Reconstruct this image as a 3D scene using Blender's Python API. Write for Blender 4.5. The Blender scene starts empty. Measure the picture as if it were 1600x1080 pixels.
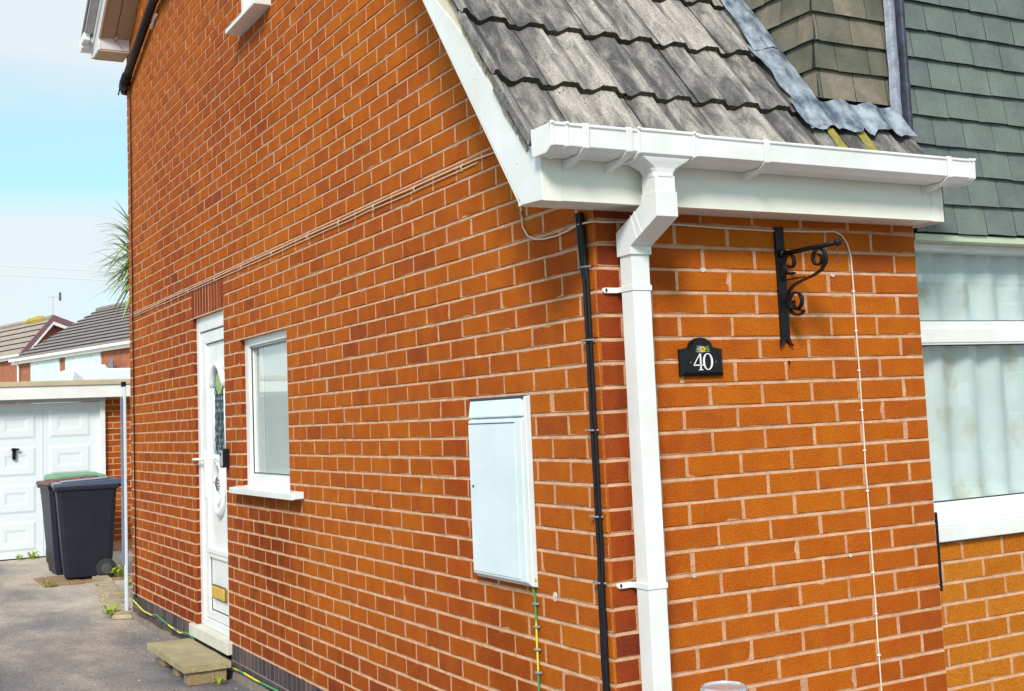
import bpy, bmesh, math, random
from mathutils import Vector, Matrix, noise
random.seed(7)
S = bpy.context.scene
COL = S.collection
# ---------------------------------------------------------------- camera
cam = bpy.data.cameras.new('camera'); cam_o = bpy.data.objects.new('camera', cam); COL.objects.link(cam_o)
cam_o.matrix_world = Matrix(((0.8694231180, -0.0094659526, -0.4939775679, -2.032),
                             (-0.4920357635, -0.1071851857, -0.8639514763, -3.2354),
                             (-0.0447689536, 0.9941940110, -0.0978468656, 1.4744),
                             (0, 0, 0, 1)))
cam.sensor_width = 36; cam.lens = 1923.4448 / 1600 * 36
cam.shift_x = -(851.97 - 800) / 1600; cam.shift_y = -(540 - 458.91) / 1600
cam.clip_start = .05; cam.clip_end = 3000
S.camera = cam_o
S.render.resolution_x = 1024; S.render.resolution_y = 691
# ---------------------------------------------------------------- light
SUN_EL, SUN_AZ = math.radians(36), math.radians(218)      # azimuth clockwise from +y: high, front-left of the house
w = bpy.data.worlds.new('World'); S.world = w; w.use_nodes = True
nt = w.node_tree; nt.nodes.clear()
def N(t, **k):
    n = nt.nodes.new(t)
    for a, b in k.items(): setattr(n, a, b)
    return n
out = N('ShaderNodeOutputWorld'); bg = N('ShaderNodeBackground'); sky = N('ShaderNodeTexSky', sky_type='NISHITA')
sky.sun_disc = False; sky.sun_elevation = SUN_EL; sky.sun_rotation = SUN_AZ; sky.air_density = 1.0; sky.dust_density = .6; sky.ozone_density = 1.2
tc = N('ShaderNodeTexCoord'); mp = N('ShaderNodeMapping'); mp.inputs['Scale'].default_value = (1.1, 1.1, 4.2)
mp.inputs['Location'].default_value = (.35, .1, .02)
n1 = N('ShaderNodeTexNoise'); n1.inputs['Scale'].default_value = 1.25; n1.inputs['Detail'].default_value = 7; n1.inputs['Roughness'].default_value = .52; n1.inputs['Distortion'].default_value = .35
rp = N('ShaderNodeValToRGB'); rp.color_ramp.elements[0].position = .40; rp.color_ramp.elements[1].position = .62
mx = N('ShaderNodeMix', data_type='RGBA')
mx.inputs[7].default_value = (6.1, 6.5, 6.8, 1)
tint = N('ShaderNodeMix', data_type='RGBA', blend_type='MULTIPLY'); tint.inputs[0].default_value = 1; tint.inputs[7].default_value = (.22, 1.48, 1.36, 1)
L = nt.links.new
L(tc.outputs['Generated'], mp.inputs[0]); L(mp.outputs[0], n1.inputs['Vector']); L(n1.outputs[0], rp.inputs[0])
fl = N('ShaderNodeMath', operation='MULTIPLY_ADD'); fl.inputs[1].default_value = .96; fl.inputs[2].default_value = .0
sz = N('ShaderNodeSeparateXYZ'); L(tc.outputs['Generated'], sz.inputs[0])
band = N('ShaderNodeValToRGB'); be = band.color_ramp.elements; be[0].position = .0; be[0].color = (.66,) * 3 + (1,); be[1].position = .62; be[1].color = (.8,) * 3 + (1,)
for p_, v_ in ((.10, .62), (.155, .60), (.19, .10), (.235, .14), (.285, .72)): e_ = be.new(p_); e_.color = (v_,) * 3 + (1,)
L(sz.outputs['Z'], band.inputs[0]); bm_ = N('ShaderNodeMath', operation='ADD'); bh = N('ShaderNodeMath', operation='MULTIPLY_ADD'); bh.inputs[1].default_value = .5; bh.inputs[2].default_value = -.02
L(rp.outputs[0], bh.inputs[0]); L(bh.outputs[0], bm_.inputs[0]); L(band.outputs[0], bm_.inputs[1]); bm_.use_clamp = True
L(bm_.outputs[0], fl.inputs[0]); L(fl.outputs[0], mx.inputs[0])
L(sky.outputs[0], tint.inputs[6]); L(tint.outputs[2], mx.inputs[6]); L(mx.outputs[2], bg.inputs[0]); L(bg.outputs[0], out.inputs[0])
bg.inputs[1].default_value = .1
sl = bpy.data.lights.new('sun', 'SUN'); so = bpy.data.objects.new('sun', sl); COL.objects.link(so)
sl.energy = 2.7; sl.angle = math.radians(14); sl.color = (1, .94, .86)
sd = Vector((math.sin(SUN_AZ) * math.cos(SUN_EL), math.cos(SUN_AZ) * math.cos(SUN_EL), math.sin(SUN_EL)))
so.rotation_euler = sd.to_track_quat('Z', 'Y').to_euler(); so.location = (-5, -8, 12)
S.view_settings.view_transform = 'Standard'; S.view_settings.look = 'None'; S.view_settings.gamma = 1; S.view_settings.use_curve_mapping = False
S.view_settings.exposure = .47

# ---------------------------------------------------------------- materials
MATS = {}
def mat(name, col, rough=.6, var=.12, scale=12, bump=0., bscale=120, metal=0, col2=None, spec=.5, speck=0, stretch=None, coat=0):
    """plain procedural surface: base colour varied by soft noise, optional specks, second colour and bump"""
    if name in MATS: return MATS[name]
    m = bpy.data.materials.new(name); m.use_nodes = True; t = m.node_tree; b = t.nodes['Principled BSDF']
    def n(ty, **k):
        q = t.nodes.new(ty)
        for a, v in k.items(): setattr(q, a, v)
        return q
    K = t.links.new
    c = n('ShaderNodeTexCoord'); mpn = n('ShaderNodeMapping'); K(c.outputs['Object'], mpn.inputs[0])
    if stretch: mpn.inputs['Scale'].default_value = stretch
    ns = n('ShaderNodeTexNoise'); ns.inputs['Scale'].default_value = scale; ns.inputs['Detail'].default_value = 6; ns.inputs['Roughness'].default_value = .6
    K(mpn.outputs[0], ns.inputs['Vector'])
    r = n('ShaderNodeValToRGB'); r.color_ramp.elements[0].position = .3; r.color_ramp.elements[1].position = .7
    c2 = col2 or tuple(min(1, x * (1 + var)) for x in col)
    c1 = col if col2 else tuple(x * (1 - var) for x in col)
    r.color_ramp.elements[0].color = (*c1, 1); r.color_ramp.elements[1].color = (*c2, 1)
    K(ns.outputs[0], r.inputs[0]); last = r.outputs[0]
    if speck:
        n2 = n('ShaderNodeTexNoise'); n2.inputs['Scale'].default_value = bscale * 2.2; n2.inputs['Detail'].default_value = 2
        r2 = n('ShaderNodeValToRGB'); r2.color_ramp.elements[0].position = .3; r2.color_ramp.elements[1].position = .7
        r2.color_ramp.elements[0].color = (1 - speck,) * 3 + (1,); r2.color_ramp.elements[1].color = (1 + speck,) * 3 + (1,)
        K(c.outputs['Object'], n2.inputs['Vector']); K(n2.outputs[0], r2.inputs[0])
        mm = n('ShaderNodeMix', data_type='RGBA', blend_type='MULTIPLY'); mm.inputs[0].default_value = 1
        K(last, mm.inputs[6]); K(r2.outputs[0], mm.inputs[7]); last = mm.outputs[2]
    K(last, b.inputs['Base Color'])
    b.inputs['Roughness'].default_value = rough; b.inputs['Metallic'].default_value = metal
    b.inputs['Specular IOR Level'].default_value = spec; b.inputs['Coat Weight'].default_value = coat
    if bump:
        n3 = n('ShaderNodeTexNoise'); n3.inputs['Scale'].default_value = bscale; n3.inputs['Detail'].default_value = 5
        bp = n('ShaderNodeBump'); bp.inputs['Strength'].default_value = bump; bp.inputs['Distance'].default_value = .004
        K(c.outputs['Object'], n3.inputs['Vector']); K(n3.outputs[0], bp.inputs['Height']); K(bp.outputs[0], b.inputs['Normal'])
    MATS[name] = m; return m

def brickmat(name, stops, speck=.32, stains=(), bump=.5, streak=False, spread=.085):
    """per-brick tint attribute -> palette, large blotches, fine sandy grain; stains = (centre, radii, colour, strength)"""
    m = bpy.data.materials.new(name); m.use_nodes = True; t = m.node_tree; b = t.nodes['Principled BSDF']; K = t.links.new
    def n(ty, **k):
        q = t.nodes.new(ty)
        for a, v in k.items(): setattr(q, a, v)
        return q
    c = n('ShaderNodeTexCoord'); at = n('ShaderNodeAttribute', attribute_name='tint')
    ns = n('ShaderNodeTexNoise'); ns.inputs['Scale'].default_value = 9; ns.inputs['Detail'].default_value = 5; ns.inputs['Roughness'].default_value = .65
    K(c.outputs['Object'], ns.inputs['Vector'])
    ad = n('ShaderNodeMath', operation='MULTIPLY_ADD'); ad.inputs[1].default_value = spread * 8; ad.inputs[2].default_value = -spread * 4
    K(ns.outputs[0], ad.inputs[0]); sm = n('ShaderNodeMath', operation='ADD'); K(ad.outputs[0], sm.inputs[0]); K(at.outputs['Fac'], sm.inputs[1])
    r = n('ShaderNodeValToRGB'); cr = r.color_ramp
    while len(cr.elements) < len(stops): cr.elements.new(.5)
    for e, (p, co) in zip(cr.elements, stops): e.position = p; e.color = (*co, 1)
    K(sm.outputs[0], r.inputs[0]); last = r.outputs[0]
    n2 = n('ShaderNodeTexNoise'); n2.inputs['Scale'].default_value = 190; n2.inputs['Detail'].default_value = 3; n2.inputs['Roughness'].default_value = .7
    K(c.outputs['Object'], n2.inputs['Vector'])
    r2 = n('ShaderNodeValToRGB'); r2.color_ramp.elements[0].position = .32; r2.color_ramp.elements[1].position = .68
    r2.color_ramp.elements[0].color = (1 - speck,) * 3 + (1,); r2.color_ramp.elements[1].color = (1 + speck * .8,) * 3 + (1,)
    K(n2.outputs[0], r2.inputs[0])
    mm = n('ShaderNodeMix', data_type='RGBA', blend_type='MULTIPLY'); mm.inputs[0].default_value = 1
    K(last, mm.inputs[6]); K(r2.outputs[0], mm.inputs[7]); last = mm.outputs[2]
    # pale lime scum, in patches
    n4 = n('ShaderNodeTexNoise'); n4.inputs['Scale'].default_value = 14; n4.inputs['Detail'].default_value = 8; n4.inputs['Roughness'].default_value = .75
    K(c.outputs['Object'], n4.inputs['Vector']); r4 = n('ShaderNodeValToRGB'); r4.color_ramp.elements[0].position = .70; r4.color_ramp.elements[1].position = .86
    r4.color_ramp.elements[1].color = (.5, .5, .5, 1); K(n4.outputs[0], r4.inputs[0])
    m4 = n('ShaderNodeMix', data_type='RGBA'); m4.inputs[7].default_value = (.52, .27, .15, 1); K(r4.outputs[0], m4.inputs[0]); K(last, m4.inputs[6]); last = m4.outputs[2]
    for (cx, rx, scol, st) in stains:
        vm = n('ShaderNodeMapping'); vm.inputs['Location'].default_value = tuple(-a / q for a, q in zip(cx, rx)); vm.inputs['Scale'].default_value = tuple(1 / q for q in rx)
        K(c.outputs['Object'], vm.inputs[0]); ln = n('ShaderNodeVectorMath', operation='LENGTH'); K(vm.outputs[0], ln.inputs[0])
        n5 = n('ShaderNodeTexNoise'); n5.inputs['Scale'].default_value = 7; n5.inputs['Detail'].default_value = 5; K(c.outputs['Object'], n5.inputs['Vector'])
        a5 = n('ShaderNodeMath', operation='MULTIPLY_ADD'); a5.inputs[1].default_value = 1.3; K(n5.outputs[0], a5.inputs[0]); K(ln.outputs[1], a5.inputs[2])
        r5 = n('ShaderNodeMapRange'); r5.inputs[1].default_value = .75; r5.inputs[2].default_value = 1.75; r5.inputs[3].default_value = st; r5.inputs[4].default_value = 0
        K(a5.outputs[0], r5.inputs[0]); m5 = n('ShaderNodeMix', data_type='RGBA', blend_type='MULTIPLY'); m5.inputs[7].default_value = (*scol, 1)
        K(r5.outputs[0], m5.inputs[0]); K(last, m5.inputs[6]); last = m5.outputs[2]
    K(last, b.inputs['Base Color']); b.inputs['Roughness'].default_value = .9; b.inputs['Specular IOR Level'].default_value = .12
    n3 = n('ShaderNodeTexNoise'); n3.inputs['Scale'].default_value = 170; n3.inputs['Detail'].default_value = 6; K(c.outputs['Object'], n3.inputs['Vector'])
    bp = n('ShaderNodeBump'); bp.inputs['Strength'].default_value = bump; bp.inputs['Distance'].default_value = .004
    K(n3.outputs[0], bp.inputs['Height']); K(bp.outputs[0], b.inputs['Normal'])
    return m
BR = [(0.0, (.19, .036, .016)), (.3, (.31, .062, .011)), (.6, (.425, .098, .008)), (.85, (.49, .134, .008)), (1.0, (.53, .165, .012))]
SST = [((0, .66, .55), (.3, .32, .55), (.6, .42, .42), .8), ((0, 3.45, .85), (.3, .75, .42), (.5, .38, .42), .95), ((0, 3.6, 3.35), (.3, .5, .7), (.66, .5, .6), .8),
       ((0, 4.7, -.1), (.3, 4.2, .75), (.62, .5, .55), .85), ((0, 1.05, 1.2), (.3, .28, .7), (.85, .62, .8), .8), ((0, .3, 2.0), (.3, .33, .35), (.85, .65, .75), .8),
       ((0, 5.6, 1.5), (.3, 1.1, 1.8), (.8, .68, .7), .7)]
M_BRICK = brickmat('orange_brick', BR, stains=SST)
M_BRICKF = brickmat('orange_brick_front', BR, stains=[((.1, 0, 1.9), (.28, .3, .5), (.8, .62, .8), .8), ((.08, 0, .9), (.22, .3, 1.0), (.85, .68, .8), .7), ((1.3, 0, .6), (.35, .3, .7), (.85, .72, .9), .6)])
M_OCHRE = brickmat('ochre_brick', [(0, (.34, .088, .008)), (.5, (.47, .145, .010)), (1, (.53, .195, .02))])
M_PL = brickmat('dark_plinth_brick', [(0, (.05, .038, .045)), (.6, (.10, .07, .075)), (1, (.16, .10, .09))])
M_MORT = mat('mortar', (.44, .225, .12), .9, .2, 16, .8, 160, col2=(.68, .385, .23), speck=.2)
M_MORTD = mat('plinth_mortar', (.2, .16, .15), .9, .2, 22, .6, 200)
WHITE = mat('white_upvc', (.72, .725, .71), .34, .015, 5, .05, 40, col2=(.85, .855, .855))
CREAM = mat('cream_fascia', (.76, .74, .64), .38, .03, 3.5, .04, 30, col2=(.84, .83, .76), stretch=(1, 1, 5))
def glassmat(name, tint=(.9, .95, .95), refl=1.0):
    m = bpy.data.materials.new(name); m.use_nodes = True; t = m.node_tree; t.nodes.clear(); K = t.links.new
    o = t.nodes.new('ShaderNodeOutputMaterial'); tr = t.nodes.new('ShaderNodeBsdfTransparent'); g = t.nodes.new('ShaderNodeBsdfGlossy'); x = t.nodes.new('ShaderNodeMixShader'); f = t.nodes.new('ShaderNodeLayerWeight')
    mu = t.nodes.new('ShaderNodeMath'); mu.operation = 'MULTIPLY_ADD'; mu.inputs[1].default_value = .9 * refl; mu.inputs[2].default_value = .20
    f.inputs[0].default_value = .5; pw = t.nodes.new('ShaderNodeMath'); pw.operation = 'POWER'; pw.inputs[1].default_value = 4; g.inputs['Roughness'].default_value = .01; tr.inputs[0].default_value = (*tint, 1)
    tcn = t.nodes.new('ShaderNodeTexCoord'); nn = t.nodes.new('ShaderNodeTexNoise'); nn.inputs['Scale'].default_value = 2.2; bb = t.nodes.new('ShaderNodeBump'); bb.inputs['Strength'].default_value = .12; bb.inputs['Distance'].default_value = .004
    K(tcn.outputs['Object'], nn.inputs['Vector']); K(nn.outputs[0], bb.inputs['Height']); K(bb.outputs[0], g.inputs['Normal'])
    K(f.outputs['Facing'], pw.inputs[0]); K(pw.outputs[0], mu.inputs[0]); K(mu.outputs[0], x.inputs[0]); K(tr.outputs[0], x.inputs[1]); K(g.outputs[0], x.inputs[2]); K(x.outputs[0], o.inputs[0])
    return m
GLASS = glassmat('window_glass')
M_BLACK = mat('black_iron', (.006, .006, .007), .42, .3, 30, .3, 90, spec=.3)
M_BPL = mat('black_plastic', (.007, .006, .010), .55, .2, 20, spec=.3)
M_RUB = mat('rubber', (.02, .02, .02), .7, .2, 20)

# ---------------------------------------------------------------- mesh helpers
WL = {}
class MB:
    def __init__(s): s.v = []; s.f = []; s.m = []; s.t = []
    def add(s, vs, fs, mi=0, t=.5):
        b = len(s.v); s.v += [tuple(p) for p in vs]
        for f in fs: s.f.append(tuple(b + i for i in f)); s.m.append(mi); s.t.append(t)
    def quad(s, a, b, c, d, mi=0, t=.5): s.add([a, b, c, d], [(0, 1, 2, 3)], mi, t)
    def box(s, x0, x1, y0, y1, z0, z1, mi=0, t=.5):
        s.add([(x, y, z) for x in (x0, x1) for y in (y0, y1) for z in (z0, z1)],
              [(0, 1, 3, 2), (4, 6, 7, 5), (0, 4, 5, 1), (2, 3, 7, 6), (0, 2, 6, 4), (1, 5, 7, 3)], mi, t)
    def hexa(s, p, mi=0, t=.5):   # 8 points: bottom 4 ring, top 4 ring
        s.add(p, [(3, 2, 1, 0), (4, 5, 6, 7), (0, 1, 5, 4), (1, 2, 6, 5), (2, 3, 7, 6), (3, 0, 4, 7)], mi, t)
    def prism(s, poly, off, mi=0, t=.5):   # poly list of 3d points, extruded by vector off
        n = len(poly); o = Vector(off)
        vs = [Vector(p) for p in poly] + [Vector(p) + o for p in poly]
        s.add(vs, [tuple(range(n))[::-1], tuple(range(n, 2 * n))] + [(i, (i + 1) % n, n + (i + 1) % n, n + i) for i in range(n)], mi, t)
    def tube(s, pts, r, n=8, mi=0, t=.5, flat=None, closed=False):
        pts = [Vector(p) for p in pts]; rings = []; prev = None
        for i, p in enumerate(pts):
            a = pts[max(0, i - 1)]; b = pts[min(len(pts) - 1, i + 1)]; d = (b - a).normalized()
            if prev is None: u = d.orthogonal().normalized()
            else: u = (prev - d * prev.dot(d)).normalized()
            prev = u; w_ = d.cross(u); rr = r[i] if isinstance(r, (list, tuple)) else r
            if flat:   # flat strip: flat = (width direction, half width, half thickness)
                wd = Vector(flat[0]); th = d.cross(wd).normalized()
                rings.append([p + wd * a_ * flat[1] + th * b_ * flat[2] for a_, b_ in ((1, 1), (-1, 1), (-1, -1), (1, -1))])
            else: rings.append([p + (u * math.cos(q) + w_ * math.sin(q)) * rr for q in [2 * math.pi * k / n for k in range(n)]])
        k = len(rings[0]); vs = [q for R in rings for q in R]; fs = []
        for i in range(len(rings) - 1):
            for j in range(k): fs.append((i * k + j, i * k + (j + 1) % k, (i + 1) * k + (j + 1) % k, (i + 1) * k + j))
        fs.append(tuple(range(k))[::-1]); fs.append(tuple(range((len(rings) - 1) * k, len(rings) * k)))
        s.add(vs, fs, mi, t)
    def rtube(s, pts, a, b, up=(0, 0, 1), mi=0):   # rectangular duct with mitred joints; a = half width along x, b = half depth
        pts = [Vector(p) for p in pts]; rings = []
        for i, p in enumerate(pts):
            d1 = (pts[i] - pts[i - 1]).normalized() if i else None; d2 = (pts[i + 1] - pts[i]).normalized() if i < len(pts) - 1 else None
            d = ((d1 or d2) + (d2 or d1)).normalized(); ref = d1 or d2
            X = Vector((1, 0, 0)); Yv = d.cross(X).normalized(); k = 1 / max(.5, abs(d.dot(ref)))
            rings.append([p + X * a * i_ + Yv * b * k * j_ for i_, j_ in ((1, 1), (-1, 1), (-1, -1), (1, -1))])
        vs = [q for R in rings for q in R]; fs = [(0, 1, 2, 3)[::-1], tuple(range(len(vs) - 4, len(vs)))]
        for i in range(len(rings) - 1):
            for j in range(4): fs.append((i * 4 + j, i * 4 + (j + 1) % 4, i * 4 + 4 + (j + 1) % 4, i * 4 + 4 + j))
        s.add(vs, fs, mi)
    def lathe(s, prof, c=(0, 0, 0), axis='z', n=24, mi=0):   # prof: (radius, height)
        vs = []; 
        for r, h in prof:
            for k in range(n):
                q = 2 * math.pi * k / n; a, b = r * math.cos(q), r * math.sin(q)
                p = {'z': (a, b, h), 'y': (a, h, b), 'x': (h, a, b)}[axis]; vs.append(tuple(x + y for x, y in zip(p, c)))
        fs = [(i * n + k, i * n + (k + 1) % n, (i + 1) * n + (k + 1) % n, (i + 1) * n + k) for i in range(len(prof) - 1) for k in range(n)]
        fs += [tuple(range(n))[::-1], tuple(range((len(prof) - 1) * n, len(prof) * n))]
        s.add(vs, fs, mi)
    def build(s, name, mats, parent=None, bevel=0, smooth=False, local=False, segs=2):
        me = bpy.data.meshes.new(name); off = Vector((0, 0, 0))
        if parent is not None and not local: off = WL.get(parent.name, off)
        if parent is None and not local and s.v and name not in ('driveway',):
            c = [sum(p[i] for p in s.v) / len(s.v) for i in (0, 1)]; off = Vector((c[0], c[1], min(p[2] for p in s.v)))
        me.from_pydata([Vector(p) - off for p in s.v], [], s.f)
        if not isinstance(mats, (list, tuple)): mats = [mats]
        for m in mats: me.materials.append(m)
        me.polygons.foreach_set('material_index', s.m)
        a = me.attributes.new('tint', 'FLOAT', 'FACE'); a.data.foreach_set('value', s.t)
        bm = bmesh.new(); bm.from_mesh(me)
        if len(bm.faces) < 30000 and name != 'window_glass': bmesh.ops.recalc_face_normals(bm, faces=bm.faces)
        bm.to_mesh(me); bm.free()
        if smooth: me.polygons.foreach_set('use_smooth', [True] * len(me.polygons)); 
        me.update(); o = bpy.data.objects.new(name, me); COL.objects.link(o)
        if parent is not None: o.parent = parent; WL[o.name] = WL.get(parent.name, Vector((0, 0, 0)))
        else: o.location = off; WL[o.name] = off
        if bevel:
            b = o.modifiers.new('bevel', 'BEVEL'); b.width = bevel; b.segments = segs; b.limit_method = 'ANGLE'; b.angle_limit = math.radians(40)
        return o
def tag(o, label=None, cat=None, group=None, kind=None):
    if label: o['label'] = label
    if cat: o['category'] = cat
    if group: o['group'] = group
    if kind: o['kind'] = kind
    return o
def thing(name, label, cat, loc=(0, 0, 0), rz=0, group=None):
    o = bpy.data.objects.new(name, None); COL.objects.link(o); o.location = loc; o.rotation_euler = (0, 0, rz); o.empty_display_size = .1
    WL[o.name] = Vector(loc); return tag(o, label, cat, group)

# ---------------------------------------------------------------- brickwork
K0 = 2.0; CH = .075; BP = .2168
def zk(k): return K0 - CH * k
def bricks(mb, org, U, Nn, u0, u1, r0, r1, phase, holes=(), keep=None, pitch=BP, ch=CH, ztop=None, bj=.0118, pj=.0112, tlo=.15, thi=.9, tfun=None, ends=(0, 0), mort=1, rec=.0016):
    """real bricks on a plane: org + U*u + z, facing Nn; rows r0..r1-1 counted downwards; phase(r) = offset of the perpends"""
    org = Vector(org); U = Vector(U); Nn = Vector(Nn); Z = Vector((0, 0, 1))
    P = lambda u, z, d: org + U * u + Z * z - Nn * d
    zt = (lambda r: zk(r)) if ztop is None else (lambda r: ztop - ch * r)
    for r in range(r0, r1):
        zt_, zb_ = zt(r), zt(r + 1); zm = (zt_ + zb_) / 2
        # intervals not in a hole
        iv = [(u0, u1)]
        for (a, b, z0, z1) in holes:
            if z0 - 1e-4 < zm < z1 + 1e-4:
                nv = []
                for (p, q) in iv:
                    if b <= p or a >= q: nv.append((p, q)); continue
                    if a > p: nv.append((p, a))
                    if b < q: nv.append((b, q))
                iv = nv
        ph = phase(r)
        for (p, q) in iv:
            js = []; x = ph + math.floor((p - ph) / pitch) * pitch
            while x < q + pitch:
                if p + .018 < x < q - .018: js.append(x)
                x += pitch
            ed = [p] + js + [q]; seg0 = None
            for i in range(len(ed) - 1):
                a, b = ed[i], ed[i + 1]
                if keep and not keep(a, b, zt_, zb_): 
                    continue
                # mortar behind this brick: backing + weathered bed joint strips
                lo, hi = zb_ + bj / 2, zt_ - bj / 2
                mb.quad(P(a, lo, rec), P(b, lo, rec), P(b, hi, rec), P(a, hi, rec), mort)
                mb.quad(P(a, zb_ - bj / 2, .0004), P(b, zb_ - bj / 2, .0004), P(b, lo, .0050), P(a, lo, .0050), mort)
                e0 = 0 if i == 0 else pj / 2; e1 = 0 if i == len(ed) - 2 else pj / 2
                A, B = a + e0, b - e1; jit = .0011
                A += random.uniform(-.0015, .0015) if e0 else 0; B += random.uniform(-.0015, .0015) if e1 else 0
                lo += random.uniform(-.0012, .0012); hi += random.uniform(-.001, .001)
                nu = 4 if B - A > .12 else 2; nz = 2
                ol = [(A + (B - A) * k / nu, lo) for k in range(nu)] + [(B, lo + (hi - lo) * k / nz) for k in range(nz)] + \
                     [(B - (B - A) * k / nu, hi) for k in range(nu)] + [(A, hi - (hi - lo) * k / nz) for k in range(nz)]
                cu, cz = (A + B) / 2, (lo + hi) / 2; ring = []; inn = []; bk = []; dd = random.uniform(-.0008, .0008); tl = random.uniform(-.001, .001)
                for (x, z) in ol:
                    atA = x == A and i == 0 and ends[0]; atB = x == B and i == len(ed) - 2 and ends[1]
                    if not (atA or atB): x += random.uniform(-jit, jit)
                    z += random.uniform(-jit, jit)
                    c_ = random.uniform(.0016, .0032); sx = (1 if x < cu else -1) if abs(x - cu) > (B - A) / 2 - .004 else 0; sz = (1 if z < cz else -1) if abs(z - cz) > (hi - lo) / 2 - .004 else 0
                    cx_ = .003 if (atA or atB) else c_
                    ring.append(P(x, z, .0028)); inn.append(P(x + sx * cx_, z + sz * c_, dd + tl * (x - cu) / .1)); bk.append(P(x, z, .011))
                n = len(ol); tv = random.uniform(tlo, thi)
                if random.random() < .16:   # knocked corner or arris
                    q_ = random.randrange(n); c3 = random.uniform(.003, .007); ox, oz = ol[q_]; inn[q_] = P(ox + (cu - ox) * c3 / .1 + (c3 if ox < cu else -c3) * .6, oz + (c3 if oz < cz else -c3), .0015)
                if tfun: tv += tfun(cu, cz)
                if random.random() < .03: tv -= .16
                mb.add(inn + ring + bk, [tuple(range(n))] + [(k, n + k, n + (k + 1) % n, (k + 1) % n) for k in range(n)] + [(n + k, 2 * n + k, 2 * n + (k + 1) % n, n + (k + 1) % n) for k in range(n)], 0, max(0, min(1, tv)))

# ================================================================= THE SETTING
g = MB()
gx = [-60 + i * 3 for i in range(14)] + [-18 + i * .5 for i in range(60)] + [12 + i * 5 for i in range(20)]
G = MB(); G.quad((-400, -400, 0), (500, -400, 0), (500, 600, 0), (-400, 600, 0))
def groundmat():
    m = bpy.data.materials.new('driveway_tarmac'); m.use_nodes = True; t = m.node_tree; b = t.nodes['Principled BSDF']; K = t.links.new
    def n(ty, **k):
        q = t.nodes.new(ty)
        for a, v in k.items(): setattr(q, a, v)
        return q
    c = n('ShaderNodeTexCoord'); a = n('ShaderNodeTexNoise'); a.inputs['Scale'].default_value = .75; a.inputs['Detail'].default_value = 6; a.inputs['Roughness'].default_value = .6
    mpn = n('ShaderNodeMapping'); mpn.inputs['Scale'].default_value = (1.6, .7, 1); mpn.inputs['Location'].default_value = (3.1, 1.3, 0); K(c.outputs['Object'], mpn.inputs[0]); K(mpn.outputs[0], a.inputs['Vector'])
    r = n('ShaderNodeValToRGB'); r.color_ramp.elements[0].position = .34; r.color_ramp.elements[0].color = (.125, .122, .132, 1)
    r.color_ramp.elements[1].position = .68; r.color_ramp.elements[1].color = (.47, .40, .325, 1); e = r.color_ramp.elements.new(.5); e.color = (.235, .208, .195, 1)
    # paler and sandier further up the drive
    sp = n('ShaderNodeSeparateXYZ'); K(c.outputs['Object'], sp.inputs[0]); mr = n('ShaderNodeMapRange'); mr.inputs[1].default_value = 4.5; mr.inputs[2].default_value = 11; mr.inputs[3].default_value = -.08; mr.inputs[4].default_value = .16
    K(sp.outputs['Y'], mr.inputs[0]); ad = n('ShaderNodeMath', operation='ADD'); K(a.outputs[0], ad.inputs[0]); K(mr.outputs[0], ad.inputs[1]); K(ad.outputs[0], r.inputs[0])
    v = n('ShaderNodeTexVoronoi'); v.inputs['Scale'].default_value = 95; K(c.outputs['Object'], v.inputs['Vector'])
    r2 = n('ShaderNodeMapRange'); r2.inputs[1].default_value = 0; r2.inputs[2].default_value = .7; r2.inputs[3].default_value = .55; r2.inputs[4].default_value = 1.35
    K(v.outputs['Color'], r2.inputs[0]); mm = n('ShaderNodeMix', data_type='RGBA', blend_type='MULTIPLY'); mm.inputs[0].default_value = .75; K(r.outputs[0], mm.inputs[6]); K(r2.outputs[0], mm.inputs[7])
    K(mm.outputs[2], b.inputs['Base Color']); b.inputs['Roughness'].default_value = .9
    bp = n('ShaderNodeBump'); bp.inputs['Strength'].default_value = .6; bp.inputs['Distance'].default_value = .006; K(v.outputs['Distance'], bp.inputs['Height']); K(bp.outputs[0], b.inputs['Normal'])
    return m
tag(G.build('driveway', groundmat()), kind='structure')

# ================================================================= THE HOUSE
H = thing('house', 'orange brick chalet house with a steep concrete tiled roof above white gutters', 'house', (0, 0, 0))
WL_SIDE = 7.23
# openings in the side wall (y0, y1, z0, z1)
DO = (4.34, 5.13, .2, 2.225); SO = (4.34, 5.13, 2.225, 2.45); WO = (3.10, 4.0, 1.1, 2.0); UO = (3.27, 3.84, 3.80, 4.85); MBX = (.455, .86, .95, 1.55)
def under_roof(a, b, zt, zb): return zt <= 2.36 + 1.285 * max(a, 0) and zt <= 4.80 + .62 * (7.08 - b) + .06
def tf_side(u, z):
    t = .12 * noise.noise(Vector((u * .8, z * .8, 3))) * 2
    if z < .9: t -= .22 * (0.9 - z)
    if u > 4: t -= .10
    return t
s = MB()
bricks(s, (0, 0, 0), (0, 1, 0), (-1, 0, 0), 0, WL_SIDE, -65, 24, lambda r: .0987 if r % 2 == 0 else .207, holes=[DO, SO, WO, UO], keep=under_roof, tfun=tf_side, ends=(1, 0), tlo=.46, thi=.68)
# soldier course over the door
bricks(s, (0, 0, 0), (0, 1, 0), (-1, 0, 0), 4.34, 5.13, 0, 1, lambda r: 4.34, pitch=.0718, ch=.225, ztop=2.45, tfun=lambda u, z: -.25, tlo=.3, thi=.6, keep=None)
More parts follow.
